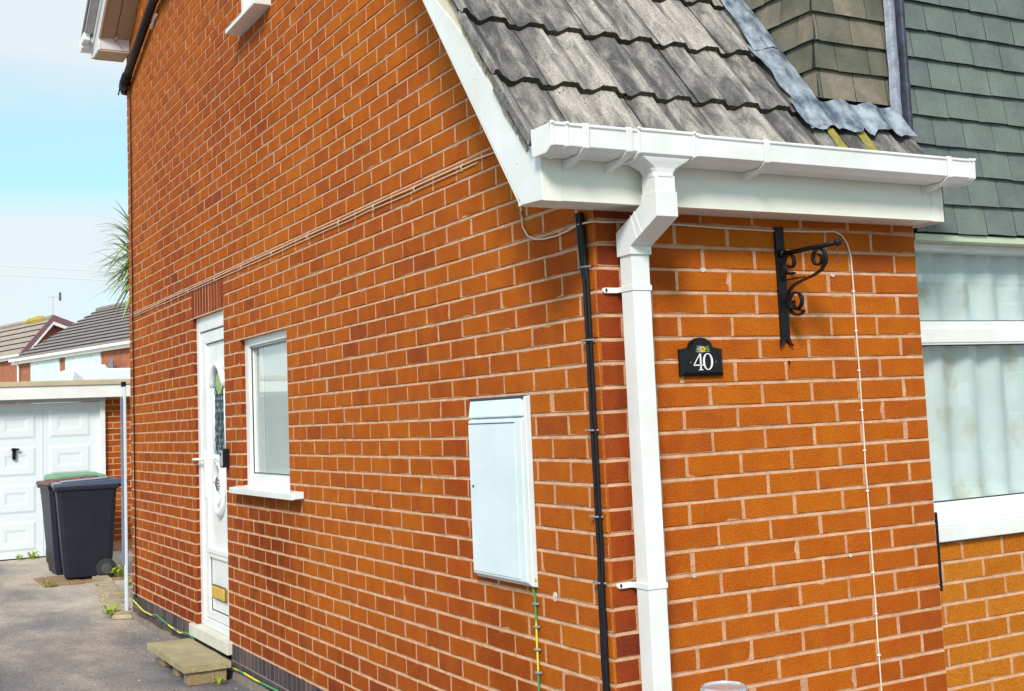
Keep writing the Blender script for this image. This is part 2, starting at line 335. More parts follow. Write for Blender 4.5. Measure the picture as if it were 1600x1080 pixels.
# far reveals of the openings, facing the camera
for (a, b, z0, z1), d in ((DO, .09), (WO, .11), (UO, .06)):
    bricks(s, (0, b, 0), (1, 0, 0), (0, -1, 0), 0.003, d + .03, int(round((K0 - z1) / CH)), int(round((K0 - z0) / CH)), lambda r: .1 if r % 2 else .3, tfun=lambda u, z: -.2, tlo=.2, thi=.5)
    s.quad((0, a, z0), (.13, a, z0), (.13, a, z1), (0, a, z1), 1); s.quad((.004, a, z1), (.13, a, z1), (.13, b, z1), (.004, b, z1), 1)
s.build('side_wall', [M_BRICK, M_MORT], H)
f = MB()
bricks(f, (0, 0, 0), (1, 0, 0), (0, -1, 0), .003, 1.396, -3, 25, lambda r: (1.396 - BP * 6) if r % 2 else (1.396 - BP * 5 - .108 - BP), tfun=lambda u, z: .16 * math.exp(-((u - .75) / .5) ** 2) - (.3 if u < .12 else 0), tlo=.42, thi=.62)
f.box(.012, 1.394, .012, .3, 0, 2.12, 1)
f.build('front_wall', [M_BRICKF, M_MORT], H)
lw = MB()
bricks(lw, (1.396, .06, 0), (1, 0, 0), (0, -1, 0), 0, 2.6, 0, 13, lambda r: .082 if r % 2 else .192, ztop=.9225 + .0195, tlo=.35, thi=.75)
lw.box(1.41, 4.0, .075, .3, 0, .94, 1); lw.build('lower_wall', [M_OCHRE, M_MORT], H)
p = MB()
bricks(p, (0, 0, 0), (0, 1, 0), (-1, 0, 0), 0, 4.30, 0, 1, lambda r: 0, pitch=.075, ch=.1, ztop=.2, bj=.008, pj=.008, mort=1)
bricks(p, (0, 0, 0), (0, 1, 0), (-1, 0, 0), 5.24, WL_SIDE, 0, 1, lambda r: 0, pitch=.075, ch=.1, ztop=.2, bj=.008, pj=.008, mort=1)
bricks(p, (0, 0, 0), (0, 1, 0), (-1, 0, 0), 0, WL_SIDE, 1, 2, lambda r: .05, pitch=.225, ch=.1, ztop=.2, bj=.008, pj=.008, mort=1)
bricks(p, (0, 0, 0), (1, 0, 0), (0, -1, 0), 0.003, 1.396, 0, 1, lambda r: .05, pitch=.225, ch=.125, ztop=.125, mort=1)
for k in range(60):   # rough render foot below the plinth
    a = k * .12; p.box(-.014 - random.random() * .01, .0, a, a + .12, -.05, .035 + .02 * random.random(), 2)
p.build('plinth', [M_PL, M_MORTD, mat('concrete_foot', (.25, .2, .17), .9, .3, 9, .8, 60)], H)
# rear wall, inner closing
q = MB(); q.box(.02, 6, 7.10, WL_SIDE - .002, 0, 4.7); q.box(5.9, 6, .3, 7.1, 0, 4.7); q.build('rear_wall', M_BRICK, H)

# ---- main roof of profiled concrete tiles
SL = 1.285; CS = 1 / math.hypot(1, SL); TH = math.atan(SL)
NR = Vector((0, -SL, 1)).normalized(); DS = Vector((0, 1, SL)).normalized()
def prof(x):   # raised rolls every 147 mm
    q = ((x + .163) / .1467 + .5) % 1 - .5; a = abs(q) * .1467
    h = max(0, min(1, (.052 - a) / .026)); h = h * h * (3 - 2 * h)
    return .022 * h + .0012 * math.cos(q * 40) + .016 * max(0, min(1, (-.232 - x) / .02))
def rpt(x, s_, h): # point on the roof: s_ metres up the slope from the line y=0 z=2.45
    return Vector((x, 0, 2.45)) + DS * s_ + NR * h
def tilemat():
    m = bpy.data.materials.new('weathered_concrete_tile'); m.use_nodes = True; t = m.node_tree; b = t.nodes['Principled BSDF']; K = t.links.new
    def n(ty, **k):
        q = t.nodes.new(ty)
        for a, v in k.items(): setattr(q, a, v)
        return q
    c = n('ShaderNodeTexCoord'); at = n('ShaderNodeAttribute', attribute_name='tint')
    mpn = n('ShaderNodeMapping'); mpn.inputs['Scale'].default_value = (22, 5.5, 4.6); K(c.outputs['Object'], mpn.inputs[0])
    a = n('ShaderNodeTexNoise'); a.inputs['Scale'].default_value = 1; a.inputs['Detail'].default_value = 7; a.inputs['Roughness'].default_value = .68; a.inputs['Distortion'].default_value = .4; K(mpn.outputs[0], a.inputs['Vector'])
    ad = n('ShaderNodeMath', operation='MULTIPLY_ADD'); ad.inputs[1].default_value = .22; K(at.outputs['Fac'], ad.inputs[0]); K(a.outputs[0], ad.inputs[2])
    r = n('ShaderNodeValToRGB'); cr = r.color_ramp; cr.elements[0].position = .44; cr.elements[0].color = (.095, .09, .088, 1); cr.elements[1].position = .80; cr.elements[1].color = (.50, .45, .41, 1)
    for p_, co in ((.56, (.195, .182, .175)), (.66, (.34, .31, .285))): e = cr.elements.new(p_); e.color = (*co, 1)
    sx = n('ShaderNodeSeparateXYZ'); K(c.outputs['Object'], sx.inputs[0]); px = n('ShaderNodeMath', operation='MULTIPLY_ADD'); px.inputs[1].default_value = 2 * math.pi / .1467; px.inputs[2].default_value = .163 * 2 * math.pi / .1467 - .35
    K(sx.outputs[0], px.inputs[0]); co_ = n('ShaderNodeMath', operation='COSINE'); K(px.outputs[0], co_.inputs[0]); pa = n('ShaderNodeMath', operation='MULTIPLY_ADD'); pa.inputs[1].default_value = .05; K(co_.outputs[0], pa.inputs[0]); K(ad.outputs[0], pa.inputs[2])
    K(pa.outputs[0], r.inputs[0]); last = r.outputs[0]
    n2 = n('ShaderNodeTexNoise'); n2.inputs['Scale'].default_value = 190; n2.inputs['Detail'].default_value = 3; n2.inputs['Roughness'].default_value = .75; K(c.outputs['Object'], n2.inputs['Vector'])
    r2 = n('ShaderNodeValToRGB'); r2.color_ramp.elements[0].position = .34; r2.color_ramp.elements[1].position = .66; r2.color_ramp.elements[0].color = (.6, .6, .6, 1); r2.color_ramp.elements[1].color = (1.3, 1.3, 1.3, 1)
    K(n2.outputs[0], r2.inputs[0]); mm = n('ShaderNodeMix', data_type='RGBA', blend_type='MULTIPLY'); mm.inputs[0].default_value = .9; K(last, mm.inputs[6]); K(r2.outputs[0], mm.inputs[7]); last = mm.outputs[2]
    # lichen dots
    v = n('ShaderNodeTexVoronoi'); v.inputs['Scale'].default_value = 28; K(c.outputs['Object'], v.inputs['Vector']); rv = n('ShaderNodeMapRange'); rv.inputs[1].default_value = .10; rv.inputs[2].default_value = .16; rv.inputs[3].default_value = .6; rv.inputs[4].default_value = 0
    K(v.outputs['Distance'], rv.inputs[0]); ml = n('ShaderNodeMix', data_type='RGBA'); ml.inputs[7].default_value = (.07, .07, .06, 1); K(rv.outputs[0], ml.inputs[0]); K(last, ml.inputs[6]); last = ml.outputs[2]
    K(last, b.inputs['Base Color']); b.inputs['Roughness'].default_value = .92; b.inputs['Specular IOR Level'].default_value = .25
    bp = n('ShaderNodeBump'); bp.inputs['Strength'].default_value = .8; bp.inputs['Distance'].default_value = .004; K(n2.outputs[0], bp.inputs['Height']); K(bp.outputs[0], b.inputs['Normal'])
    return m
M_TILE = tilemat(); M_MOSS_SHADE = mat('mossy_shaded_tile_edge', (.022, .02, .014), .95, .5, 30, 1, 90, col2=(.075, .065, .035))  # lower tile edges: black moss, with the lap shadow put into the colour
rt = MB(); GA = .3297; S0 = -.142 * math.hypot(1, SL) - .0
rows = 19
for r in range(rows):
    sA = S0 + GA * r + .0; sB = sA + GA + .02
    if r == 0: sA += 0
    for k in range(-1, 6 if r < 3 else 20):
        xa = -.163 + .1467 * (2 * k + .5 + (0)) ; xb = xa + .2934
        if k == -1: xa = -.297; xb = -.163 + .1467 * -1.5 + .2934 * 1.0
        xa = max(xa, -.297)
        if k == 0 and False: pass
        xend = 1.44 if r < 1 else (1.46 if r < 3 else 6.0)
        if xa >= xend: continue
        xb = min(xb, xend)
        if xb - xa < .02: continue
        nx = max(3, int((xb - xa) / (.0105 if r < 4 else .03))); nsr = 7 if r < 4 else 2; js = random.uniform(-.005, .005); jh = random.uniform(-.0015, .0025); tv = random.uniform(.1, .9); gap = .0016
        xs = [xa + gap + (xb - xa - 2 * gap) * i / nx for i in range(nx + 1)]; ss = [sA + js + (sB - sA) * j / nsr for j in range(nsr + 1)]
        vs = []; fs = []
        for j, sv in enumerate(ss):
            for x in xs:
                rag = (.0035 * noise.noise(Vector((x * 60, r, 1))) if j == 0 else 0)
                off = -.022 * min(1, (sv - sA) / GA); wob = .0016 * noise.noise(Vector((x * 25, sv * 20, r)))
                vs.append(rpt(x, sv + rag, off + prof(x) - .02 + jh + wob))
        W = nx + 1
        for j in range(nsr):
            for i in range(nx): fs.append((j * W + i, j * W + i + 1, (j + 1) * W + i + 1, (j + 1) * W + i))
        rt.add(vs, fs, 0, tv)
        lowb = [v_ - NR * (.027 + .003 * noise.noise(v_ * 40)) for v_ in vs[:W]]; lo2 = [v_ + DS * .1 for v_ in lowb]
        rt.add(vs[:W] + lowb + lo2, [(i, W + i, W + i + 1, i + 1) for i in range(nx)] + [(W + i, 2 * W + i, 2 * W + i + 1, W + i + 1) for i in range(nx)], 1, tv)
        if k == -1 or xb >= xend - .001:   # verge side
            ii = 0 if k == -1 else nx
            col_ = [vs[j * W + ii] for j in range(nsr + 1)]
            rt.add(col_ + [c_ - NR * .024 for c_ in col_], [(j, j + 1, nsr + 2 + j, nsr + 1 + j) for j in range(nsr)], 0, .3)
rt.build('roof_tiles', [M_TILE, M_MOSS_SHADE], H, smooth=False)
ro = MB()   # roof deck closing the loft, rear slope
RY, RZ = 3.66, 2.45 + 1.285 * 3.66 - .06
dz_ = lambda y: 2.45 + 1.285 * y - .17
ro.prism([(-.22, -.08, dz_(-.08)), (-.22, .14, dz_(.14)), (-.22, .14, dz_(.14) - .04), (-.22, -.05, dz_(-.08))], (1.58, 0, 0))
ro.prism([(-.22, .14, dz_(.14)), (-.22, RY, dz_(RY)), (-.22, RY, dz_(RY) - .04), (-.22, .14, dz_(.14) - .04)], (6.2, 0, 0))
ro.prism([(-.33, RY, RZ + .06), (-.33, 7.45, RZ + .06 - .62 * 3.79), (-.33, 7.45, RZ - .62 * 3.79 - .0), (-.33, RY, RZ - .0)], (6.3, 0, 0))
ro.build('roof_deck', mat('grey_tile_deck', (.13, .12, .12), .9, .2, 6, .5, 50), H)

# moss streaks: two yellow-green cushions in the tile pans near the flashing
ms = MB()
for (xc, w_, s1, s2) in ((1.02, .045, -.235, -.0), (1.165, .062, -.225, -.0)):
    n_ = 14; vs = []; 
    for j in range(n_ + 1):
        for i in range(7):
            x = xc + w_ * (i / 6 - .5) * (1 + .35 * noise.noise(Vector((j * .7, xc * 9, 0)))); sv = s1 + (s2 - s1) * j / n_
            e = 1 - abs(i / 3 - 1) ** 2
            vs.append(rpt(x, sv, prof(x) - .0262 + .0035 * e + .002 * noise.noise(Vector((x * 90, sv * 90, 0)))))
    ms.add(vs, [(j * 7 + i, j * 7 + i + 1, j * 7 + 8 + i, j * 7 + 7 + i) for j in range(n_) for i in range(6)])
ms.build('roof_moss', mat('yellow_moss', (.20, .17, .035), .95, .4, 40, 1, 150, col2=(.36, .31, .06)), H, smooth=True)

# ---- barge board, cream verge filler, soffit, fascia
lowE = [(-.026, 2.106)] + [(y, 2.14 + 1.285 * y) for y in (0, .3, .7, 1.5, 2.5, RY)]
upE = [(RY, RZ - .1), (1.5, 2.14 + 1.285 * 1.5 + .20), (.95, 3.475), (.546, 2.935), (.394, 2.80), (.31, 2.713), (.208, 2.582), (.056, 2.440), (-.043, 2.339), (-.10, 2.285), (-.152, 2.25)]
b = MB(); b.prism([(-.265, y, z) for y, z in [(-.152, 2.100)] + lowE + upE], (.018, 0, 0))
for z_, y_ in ((2.30, -.01), (2.24, -.008), (2.62, .27), (2.57, .25)): b.lathe([(.0045, -.2665), (.0045, -.2645)], (0, y_, z_), 'x', 8)
b.build('barge_board', WHITE, H, bevel=.0015)
c = MB(); pts = [(-.13, 2.20)] + [(y, 2.366 + 1.285 * y) for y in (-.10, .1, .3, .6, 1.2, 2.2, RY)]; ptsl = [(y, max(2.14, z - .17)) for y, z in pts][::-1]
c.prism([(-.262, y, z) for y, z in pts + ptsl], (.010, 0, 0)); 
# ragged mortar bedding under the verge tiles
for k in range(150):
    sv = -.18 + k * .03; o_ = rpt(-.268, sv, -.049 - .010 * ((sv - S0) / GA % 1)); r_ = .006 + .006 * random.random(); d_ = noise.noise(Vector((k * .3, 0, 0))) * .006
    c.hexa([o_ + Vector((dx_ * .5 + d_, 0, 0)) + DS * a_ * .019 + NR * b_ * r_ for b_ in (-1, 1) for dx_, a_ in ((-.006, -1), (.03, -1), (.03, 1), (-.006, 1))], 1)
c.build('verge_mortar', [mat('cream_undercloak', (.74, .66, .50), .8, .10, 10, .3, 60), mat('verge_bedding', (.22, .19, .16), .95, .4, 25, 1, 80, col2=(.45, .39, .32))], H)
so_ = MB(); so_.box(-.262, 1.39, -.148, .0, 2.106, 2.118); so_.prism([(-.262, 0.0, 2.118), (-.262, 2.5, 2.16 + 1.285 * 2.5), (-.262, RY, 2.16 + 1.285 * RY), (-.262, RY, 2.18 + 1.285 * RY), (-.262, 0, 2.138)], (.26, 0, 0))
so_.build('soffit', CREAM, H)
fa = MB(); fa.box(-.262, 1.39, -.15, -.138, 2.10, 2.262); fa.box(-.262, -.196, -.153, -.150, 2.098, 2.262); fa.box(1.335, 1.396, -.153, -.150, 2.098, 2.262)
fa.box(1.39, 1.396, -.153, .0, 2.098, 2.262)
fa.box(-.262, 1.39, -.138, -.13, 2.100, 2.106)
fa.build('fascia', CREAM, H, bevel=.0012)

# ---- gutter: square-line, with outlet, unions, brackets
gt = MB()
GP = [(-.158, 2.302), (-.158, 2.228), (-.17, 2.222), (-.238, 2.222), (-.268, 2.238), (-.270, 2.292), (-.275, 2.296), (-.275, 2.304), (-.262, 2.304), (-.262, 2.296), (-.264, 2.242), (-.236, 2.227), (-.172, 2.227), (-.164, 2.232), (-.164, 2.302)]
def swell(poly, d, cy=-.214, cz=2.255): return [(y + (d if y > cy else -d), z + (d if z > cz else -d)) for y, z in poly]
def gseg(mb, x0, x1, d=0): mb.prism([(x0, y, z) for y, z in (swell(GP, d) if d else GP)], (x1 - x0, 0, 0))
gseg(gt, -.292, 1.43)
for x0, x1 in ((-.296, -.285), (-.248, -.236), (.188, .20), (.212, .224), (1.408, 1.416), (1.424, 1.436)): gseg(gt, x0, x1, .0028)
GS = [(-.158, 2.302), (-.158, 2.226), (-.17, 2.222), (-.238, 2.222), (-.268, 2.238), (-.272, 2.302)]
gt.prism([(-.296, y, z) for y, z in GS], (.004, 0, 0)); gt.prism([(1.433, y, z) for y, z in GS], (.004, 0, 0))
gutter = gt.build('gutter', WHITE, H, bevel=.0022, segs=2)
def bracket(x):
    k = MB(); k.prism([(x - .011, y, z) for y, z in [(-.150, 2.26), (-.150, 2.190), (-.165, 2.198), (-.240, 2.214), (-.274, 2.234), (-.278, 2.300), (-.272, 2.308), (-.266, 2.300), (-.2735, 2.2985), (-.2712, 2.237), (-.239, 2.2205), (-.160, 2.2205)]], (.022, 0, 0))
    k.build('gutter_bracket', WHITE, gutter, bevel=.001, segs=1)
for x in (-.18, -.03, .49, 1.305): bracket(x)
ol = MB()
for x0, x1, d in ((.0, .21, .004), (.0, .008, .007), (.202, .21, .007)): gseg(ol, x0, x1, d)
cy_ = -.215; hw = .036; cxp = .107
# funnel from gutter sole to square pipe
fr_ = [(.012, 2.226), (.026, 2.216), (.044, 2.206), (.060, 2.196), (.068, 2.184), (.0695, 2.170)]; vs_ = []
for x_, z_ in fr_:
    e_ = (x_ - .012) / .0575; yf, yb = -.266 + (.266 - .253) * e_, -.166 - (.177 - .166) * e_; x2_ = 2 * cxp - x_
    c8 = .010; vs_ += [(x_ + c8, yf, z_), (x2_ - c8, yf, z_), (x2_, yf + c8, z_), (x2_, yb - c8, z_), (x2_ - c8, yb, z_), (x_ + c8, yb, z_), (x_, yb - c8, z_), (x_, yf + c8, z_)]
ol.add(vs_, [(a_ * 8 + b_, a_ * 8 + (b_ + 1) % 8, a_ * 8 + 8 + (b_ + 1) % 8, a_ * 8 + 8 + b_) for a_ in range(len(fr_) - 1) for b_ in range(8)] + [tuple(range(8)), tuple(range(8 * len(fr_) - 8, 8 * len(fr_)))])
ol.build('gutter_outlet', WHITE, gutter, bevel=.002)
dp = MB()
dp.rtube([(cxp, cy_, 2.174), (cxp, cy_, 2.085)], hw, hw)
dp.rtube([(cxp, cy_, 2.125), (cxp, cy_, 2.075), (cxp, -.064, 2.005), (cxp, -.064, 1.955)], hw + .003, hw + .003)
dp.rtube([(cxp, -.064, 1.99), (cxp, -.064, 0.05)], .0325, .0325)
dp.rtube([(cxp, -.152, 2.0475), (cxp, -.150, 2.0464)], hw + .0045, hw + .0045); dp.rtube([(cxp, -.128, 2.0356), (cxp, -.126, 2.0348)], hw + .0045, hw + .0045)
dpo = dp.build('downpipe', WHITE, H, bevel=.004)
for z in (1.852, .945):
    k = MB(); k.box(cxp - .036, cxp + .036, -.100, -.0005, z - .0085, z + .0085); k.box(.028, .19, -.012, -.001, z - .0085, z + .0085)
    k.lathe([(.0085, -.012), (.0085, -.001)], (.028, 0, z), 'y', 14)
    k.lathe([(.0035, -.0135), (.0035, -.012)], (.030, 0, z), 'y', 8, mi=1)
    k.build('pipe_clip', [WHITE, M_BPL], dpo, bevel=.0015)

# ---- tile-hung dormer and green tile-hung gable
def plainmat(name, stops, sc=6):
    m = bpy.data.materials.new(name); m.use_nodes = True; t = m.node_tree; b = t.nodes['Principled BSDF']; K = t.links.new
    def n(ty, **k):
        q = t.nodes.new(ty)
        for a, v in k.items(): setattr(q, a, v)
        return q
    c = n('ShaderNodeTexCoord'); at = n('ShaderNodeAttribute', attribute_name='tint'); a = n('ShaderNodeTexNoise'); a.inputs['Scale'].default_value = sc; a.inputs['Detail'].default_value = 7; a.inputs['Roughness'].default_value = .65
    K(c.outputs['Object'], a.inputs['Vector']); ad = n('ShaderNodeMath', operation='MULTIPLY_ADD'); ad.inputs[1].default_value = .24; K(at.outputs['Fac'], ad.inputs[0]); sb = n('ShaderNodeMath', operation='SUBTRACT'); sb.inputs[1].default_value = .12; K(a.outputs[0], sb.inputs[0]); K(sb.outputs[0], ad.inputs[2])
    r = n('ShaderNodeValToRGB'); cr = r.color_ramp
    while len(cr.elements) < len(stops): cr.elements.new(.5)
    for e, (p_, co) in zip(cr.elements, stops): e.position = p_; e.color = (*co, 1)
    K(ad.outputs[0], r.inputs[0])
    n2 = n('ShaderNodeTexNoise'); n2.inputs['Scale'].default_value = 230; n2.inputs['Detail'].default_value = 3; n2.inputs['Roughness'].default_value = .8; K(c.outputs['Object'], n2.inputs['Vector'])
    r2 = n('ShaderNodeValToRGB'); r2.color_ramp.elements[0].position = .34; r2.color_ramp.elements[1].position = .66; r2.color_ramp.elements[0].color = (.68, .68, .68, 1); r2.color_ramp.elements[1].color = (1.25, 1.25, 1.25, 1)
    K(n2.outputs[0], r2.inputs[0]); mm = n('ShaderNodeMix', data_type='RGBA', blend_type='MULTIPLY'); mm.inputs[0].default_value = .9; K(r.outputs[0], mm.inputs[6]); K(r2.outputs[0], mm.inputs[7])
    K(mm.outputs[2], b.inputs['Base Color']); b.inputs['Roughness'].default_value = .9; b.inputs['Specular IOR Level'].default_value = .25
    bp = n('ShaderNodeBump'); bp.inputs['Strength'].default_value = .7; bp.inputs['Distance'].default_value = .003; K(n2.outputs[0], bp.inputs['Height']); K(bp.outputs[0], b.inputs['Normal'])
    return m
M_GREEN = plainmat('green_plain_tile', [(.2, (.115, .135, .142)), (.45, (.15, .18, .17)), (.65, (.172, .215, .185)), (.9, (.22, .27, .235))])
M_BROWN = plainmat('brown_green_plain_tile', [(.2, (.08, .085, .068)), (.42, (.135, .135, .10)), (.6, (.20, .178, .135)), (.8, (.36, .285, .22))], 5)
def hung(mb, org, U, Nn, u0, u1, z0, rows, gauge, w=.165, th=.019, keep=None, ph=0, mit=False):
    org = Vector(org); U = Vector(U); Nn = Vector(Nn); Z = Vector((0, 0, 1))
    for r in range(rows):
        x = u0 - w + ((r % 2) * w / 2 + ph) % w
        zb = z0 + gauge * r
        while x < u1:
            a, b_ = max(x, u0) + .0012, min(x + w, u1) - .0012; x += w
            if b_ - a < .012: continue
            if keep and not keep(a, b_, zb, zb + gauge): continue
            dz = random.uniform(-.0025, .0025); tl = random.uniform(-.003, .003); th_ = th + random.uniform(-.002, .002); top = zb + gauge + .012; tw = random.uniform(-.002, .002)
            def P(u, z, d): return org + U * u + Z * z + Nn * d
            nseg = 4; P0 = [];
            us = [a + (b_ - a) * i / nseg for i in range(nseg + 1)]
            bul = [.0016 * math.sin(math.pi * i / nseg) for i in range(nseg + 1)]
            uF = list(us); uT = list(us)
            if mit and a < u0 + .002: uF[0] = u0 - .0062; uT[0] = u0 + .0098
            fb = [P(u, zb + dz + tl * (i / nseg - .5) + random.uniform(-.0006, .0006), .006 + bul[i] + tw * (i / nseg - .5)) for i, u in enumerate(uF)]
            ft = [P(u, top, -.010 + bul[i]) for i, u in enumerate(uT)]
            bb = [P(u, zb + dz + tl * (i / nseg - .5), .006 - th_) for i, u in enumerate(uF)]
            n = nseg + 1; tv = random.random()
            mb.add(fb + ft, [(i, i + 1, n + i + 1, n + i) for i in range(nseg)], 0, tv)
            mb.add(fb + bb, [(i, n + i, n + i + 1, i + 1) for i in range(nseg)], 1, tv)
            mb.quad(fb[0], ft[0], ft[0] - Nn * .01, bb[0], 1, tv); mb.quad(fb[-1], ft[-1], ft[-1] - Nn * .01, bb[-1], 1, tv)
M_TEDGE = mat('dark_tile_edge', (.02, .024, .02), .95, .4, 30)
gw = MB(); hung(gw, (0, .03, 0), (1, 0, 0), (0, -1, 0), 1.442, 4.3, 2.093, 26, .112, ph=.05)
gw.box(1.446, 4.3, .045, .12, 2.085, 5.0, 1); gw.build('green_tile_gable', [M_GREEN, M_TEDGE], H)
dm = MB(); hung(dm, (0, .10, 0), (1, 0, 0), (0, -1, 0), 1.065, 1.445, 2.589, 20, .109, ph=.02, mit=True)
hung(dm, (1.065, 0, 0), (0, 1, 0), (-1, 0, 0), .10, 1.9, 2.589, 20, .109, ph=.09, mit=True, keep=lambda a, b_, z0, z1: z1 > 2.40 + 1.285 * a + .05)
dm.box(1.078, 1.45, .115, 2.0, 2.45, 4.75, 1); dm.build('dormer_tiles', [M_BROWN, M_TEDGE], H)
# lead: strip beside green gable, stepped flashing up the cheek, apron along the front
def leadmat():
    m = mat('lead_sheet', (.07, .095, .13), .45, .3, 13, .7, 26, col2=(.33, .385, .44), metal=0, spec=.55, stretch=(1.6, .8, .8))
    for n_ in m.node_tree.nodes:
        if n_.type == 'VALTORGB': n_.color_ramp.elements[0].position = .38; n_.color_ramp.elements[1].position = .62
    return m
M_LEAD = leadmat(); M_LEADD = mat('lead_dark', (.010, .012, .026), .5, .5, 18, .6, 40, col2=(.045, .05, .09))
ld = MB()
def sheet(pf, nu, nv, mi=0):
    vs = [pf(i / nu, j / nv) for j in range(nv + 1) for i in range(nu + 1)]; W = nu + 1
    ld.add(vs, [(j * W + i, j * W + i + 1, (j + 1) * W + i + 1, (j + 1) * W + i) for j in range(nv) for i in range(nu)], mi)
slen = math.hypot(1, SL)
def soft(x): return .5 * prof(x) + .5 * (prof(x - .02) + prof(x + .02)) / 2
def up_cheek(k):   # pieces of flashing up the cheek, lapped
    y0, y1 = (.0, .30) if k == 0 else (.30 * k - .02, .30 * (k + 1))
    def pf(i, j):
        sv = (y0 + (y1 - y0) * j) * slen; xo = .940 + .012 * math.sin(9 * sv + k) + .018 * noise.noise(Vector((sv * 6, k, 0))) - (.012 if k == 0 and j > .85 else 0)
        x = xo + (1.062 - xo) * i; lift = .010 + .004 * k + .05 * max(0, i - .82) ** 1 + .007 * abs(noise.noise(Vector((x * 40, sv * 5, k)))) + .006 * noise.noise(Vector((x * 22, sv * 14, k * 3)))
        return rpt(x, sv, soft(x) - .022 + lift)
    sheet(pf, 16, 34)
for k in range(7): up_cheek(k)
def apron(i, j):
    x = .925 + (1.437 - .925) * i
    y_lo = .006 - .016 * abs(math.sin((x - .93) * math.pi / .1467 + .6 + 1.2 * noise.noise(Vector((x * 5, 2, 2))))) + .012 * (i ** 3) + .022 * noise.noise(Vector((x * 17, 0, 4))) + .006 * noise.noise(Vector((x * 60, 0, 4)))
    if i < .12: y_lo += .03 * (1 - i / .12)
    y = y_lo + (.098 - y_lo) * j; lift = .012 + .007 * noise.noise(Vector((x * 20, y * 20, 7))) + .008 * abs(noise.noise(Vector((x * 34 + y * 12, y * 6, 1)))) + .012 * max(0, j - .7)
    return rpt(x, y * slen, soft(x) - .022 + lift)
sheet(apron, 44, 12)
ld.build('lead_flashing', [M_LEAD, M_LEADD], H, smooth=True)
l2 = MB(); n_ = 60
vs = []
for j in range(n_ + 1):
    z = 2.47 + j * .045; w1 = .005 * noise.noise(Vector((z * 9, 0, 0))); w2 = .004 * noise.noise(Vector((z * 30, 3, 0)))
    vs += [(1.412 + w1, .082, z), (1.425 + w2, .074, z), (1.437, .07, z), (1.436 + w1, .05, z), (1.437, .022 + w2, z), (1.447, .015 + w1 * .6, z), (1.456 + w2, .020, z)]
l2.add(vs, [(j * 7 + i, j * 7 + i + 1, j * 7 + 8 + i, j * 7 + 7 + i) for j in range(n_) for i in range(6)], 0)
for j in range(n_):
    for i in (3, 4, 5): pass
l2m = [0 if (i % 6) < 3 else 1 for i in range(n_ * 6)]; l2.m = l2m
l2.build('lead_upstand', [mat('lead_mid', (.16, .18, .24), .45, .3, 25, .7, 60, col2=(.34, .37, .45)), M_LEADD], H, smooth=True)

# ---- big front window
wn = MB(); Y0 = .10
wn.box(1.40, 1.465, Y0, .17, 1.0, 2.06); wn.box(3.3, 3.4, Y0, .17, 1.0, 2.06); wn.box(1.465, 3.3, Y0, .17, 2.035, 2.062)
wn.box(1.465, 3.3, Y0, .17, 1.672, 1.762); wn.box(1.465, 3.3, Y0 - .004, .17, 1.680, 1.735); wn.box(1.465, 3.3, Y0, .17, 1.0, 1.082)
wn.box(2.35, 2.43, Y0 - .001, .171, 1.081, 1.673)
for z0, z1 in ((1.081, 1.0865), (1.7615, 1.766), (1.668, 1.673)): wn.box(1.465, 3.3, Y0 + .005, Y0 + .02, z0, z1, 1)
wf = wn.build('front_window', [WHITE, mat('gasket', (.02, .03, .03), .6)], H, bevel=.003)
k = MB(); k.box(1.40, 3.4, .034, .165, .945, 1.0); k.box(1.402, 3.4, .045, .1, 1.0, 1.028); k.build('window_sill', WHITE, wf, bevel=.004)
k = MB(); k.quad((1.466, .13, 1.0865), (3.3, .13, 1.0865), (3.3, .13, 1.668), (1.466, .13, 1.668)); k.quad((1.466, .13, 1.766), (3.3, .13, 1.766), (3.3, .13, 2.035), (1.466, .13, 2.035)); k.build('window_glass', GLASS, wf)
def curtainmat(name, base, pat=None):
    m = mat(name, base, .9, .06, 8)
    if pat:
        t = m.node_tree; b = t.nodes['Principled BSDF']; K = t.links.new; src = b.inputs['Base Color'].links[0].from_socket
        c = t.nodes.new('ShaderNodeTexCoord'); v = t.nodes.new('ShaderNodeTexVoronoi'); v.inputs['Scale'].default_value = 8; mp_ = t.nodes.new('ShaderNodeMapping'); mp_.inputs['Scale'].default_value = (1, .01, .8)
        K(c.outputs['Object'], mp_.inputs[0]); nn = t.nodes.new('ShaderNodeTexNoise'); nn.inputs['Scale'].default_value = 18; K(c.outputs['Object'], nn.inputs['Vector']); va = t.nodes.new('ShaderNodeVectorMath'); va.operation = 'MULTIPLY_ADD'; va.inputs[1].default_value = (.12, 0, .12)
        K(nn.outputs['Color'], va.inputs[0]); K(mp_.outputs[0], va.inputs[2]); K(va.outputs[0], v.inputs['Vector'])
        r = t.nodes.new('ShaderNodeMapRange'); r.inputs[1].default_value = .22; r.inputs[2].default_value = .42; r.inputs[3].default_value = .5; r.inputs[4].default_value = 0; K(v.outputs['Distance'], r.inputs[0])
        x = t.nodes.new('ShaderNodeMix'); x.data_type = 'RGBA'; x.inputs[7].default_value = (*pat, 1); K(r.outputs[0], x.inputs[0]); K(src, x.inputs[6]); K(x.outputs[2], b.inputs['Base Color'])
    b = m.node_tree.nodes['Principled BSDF']
    return m
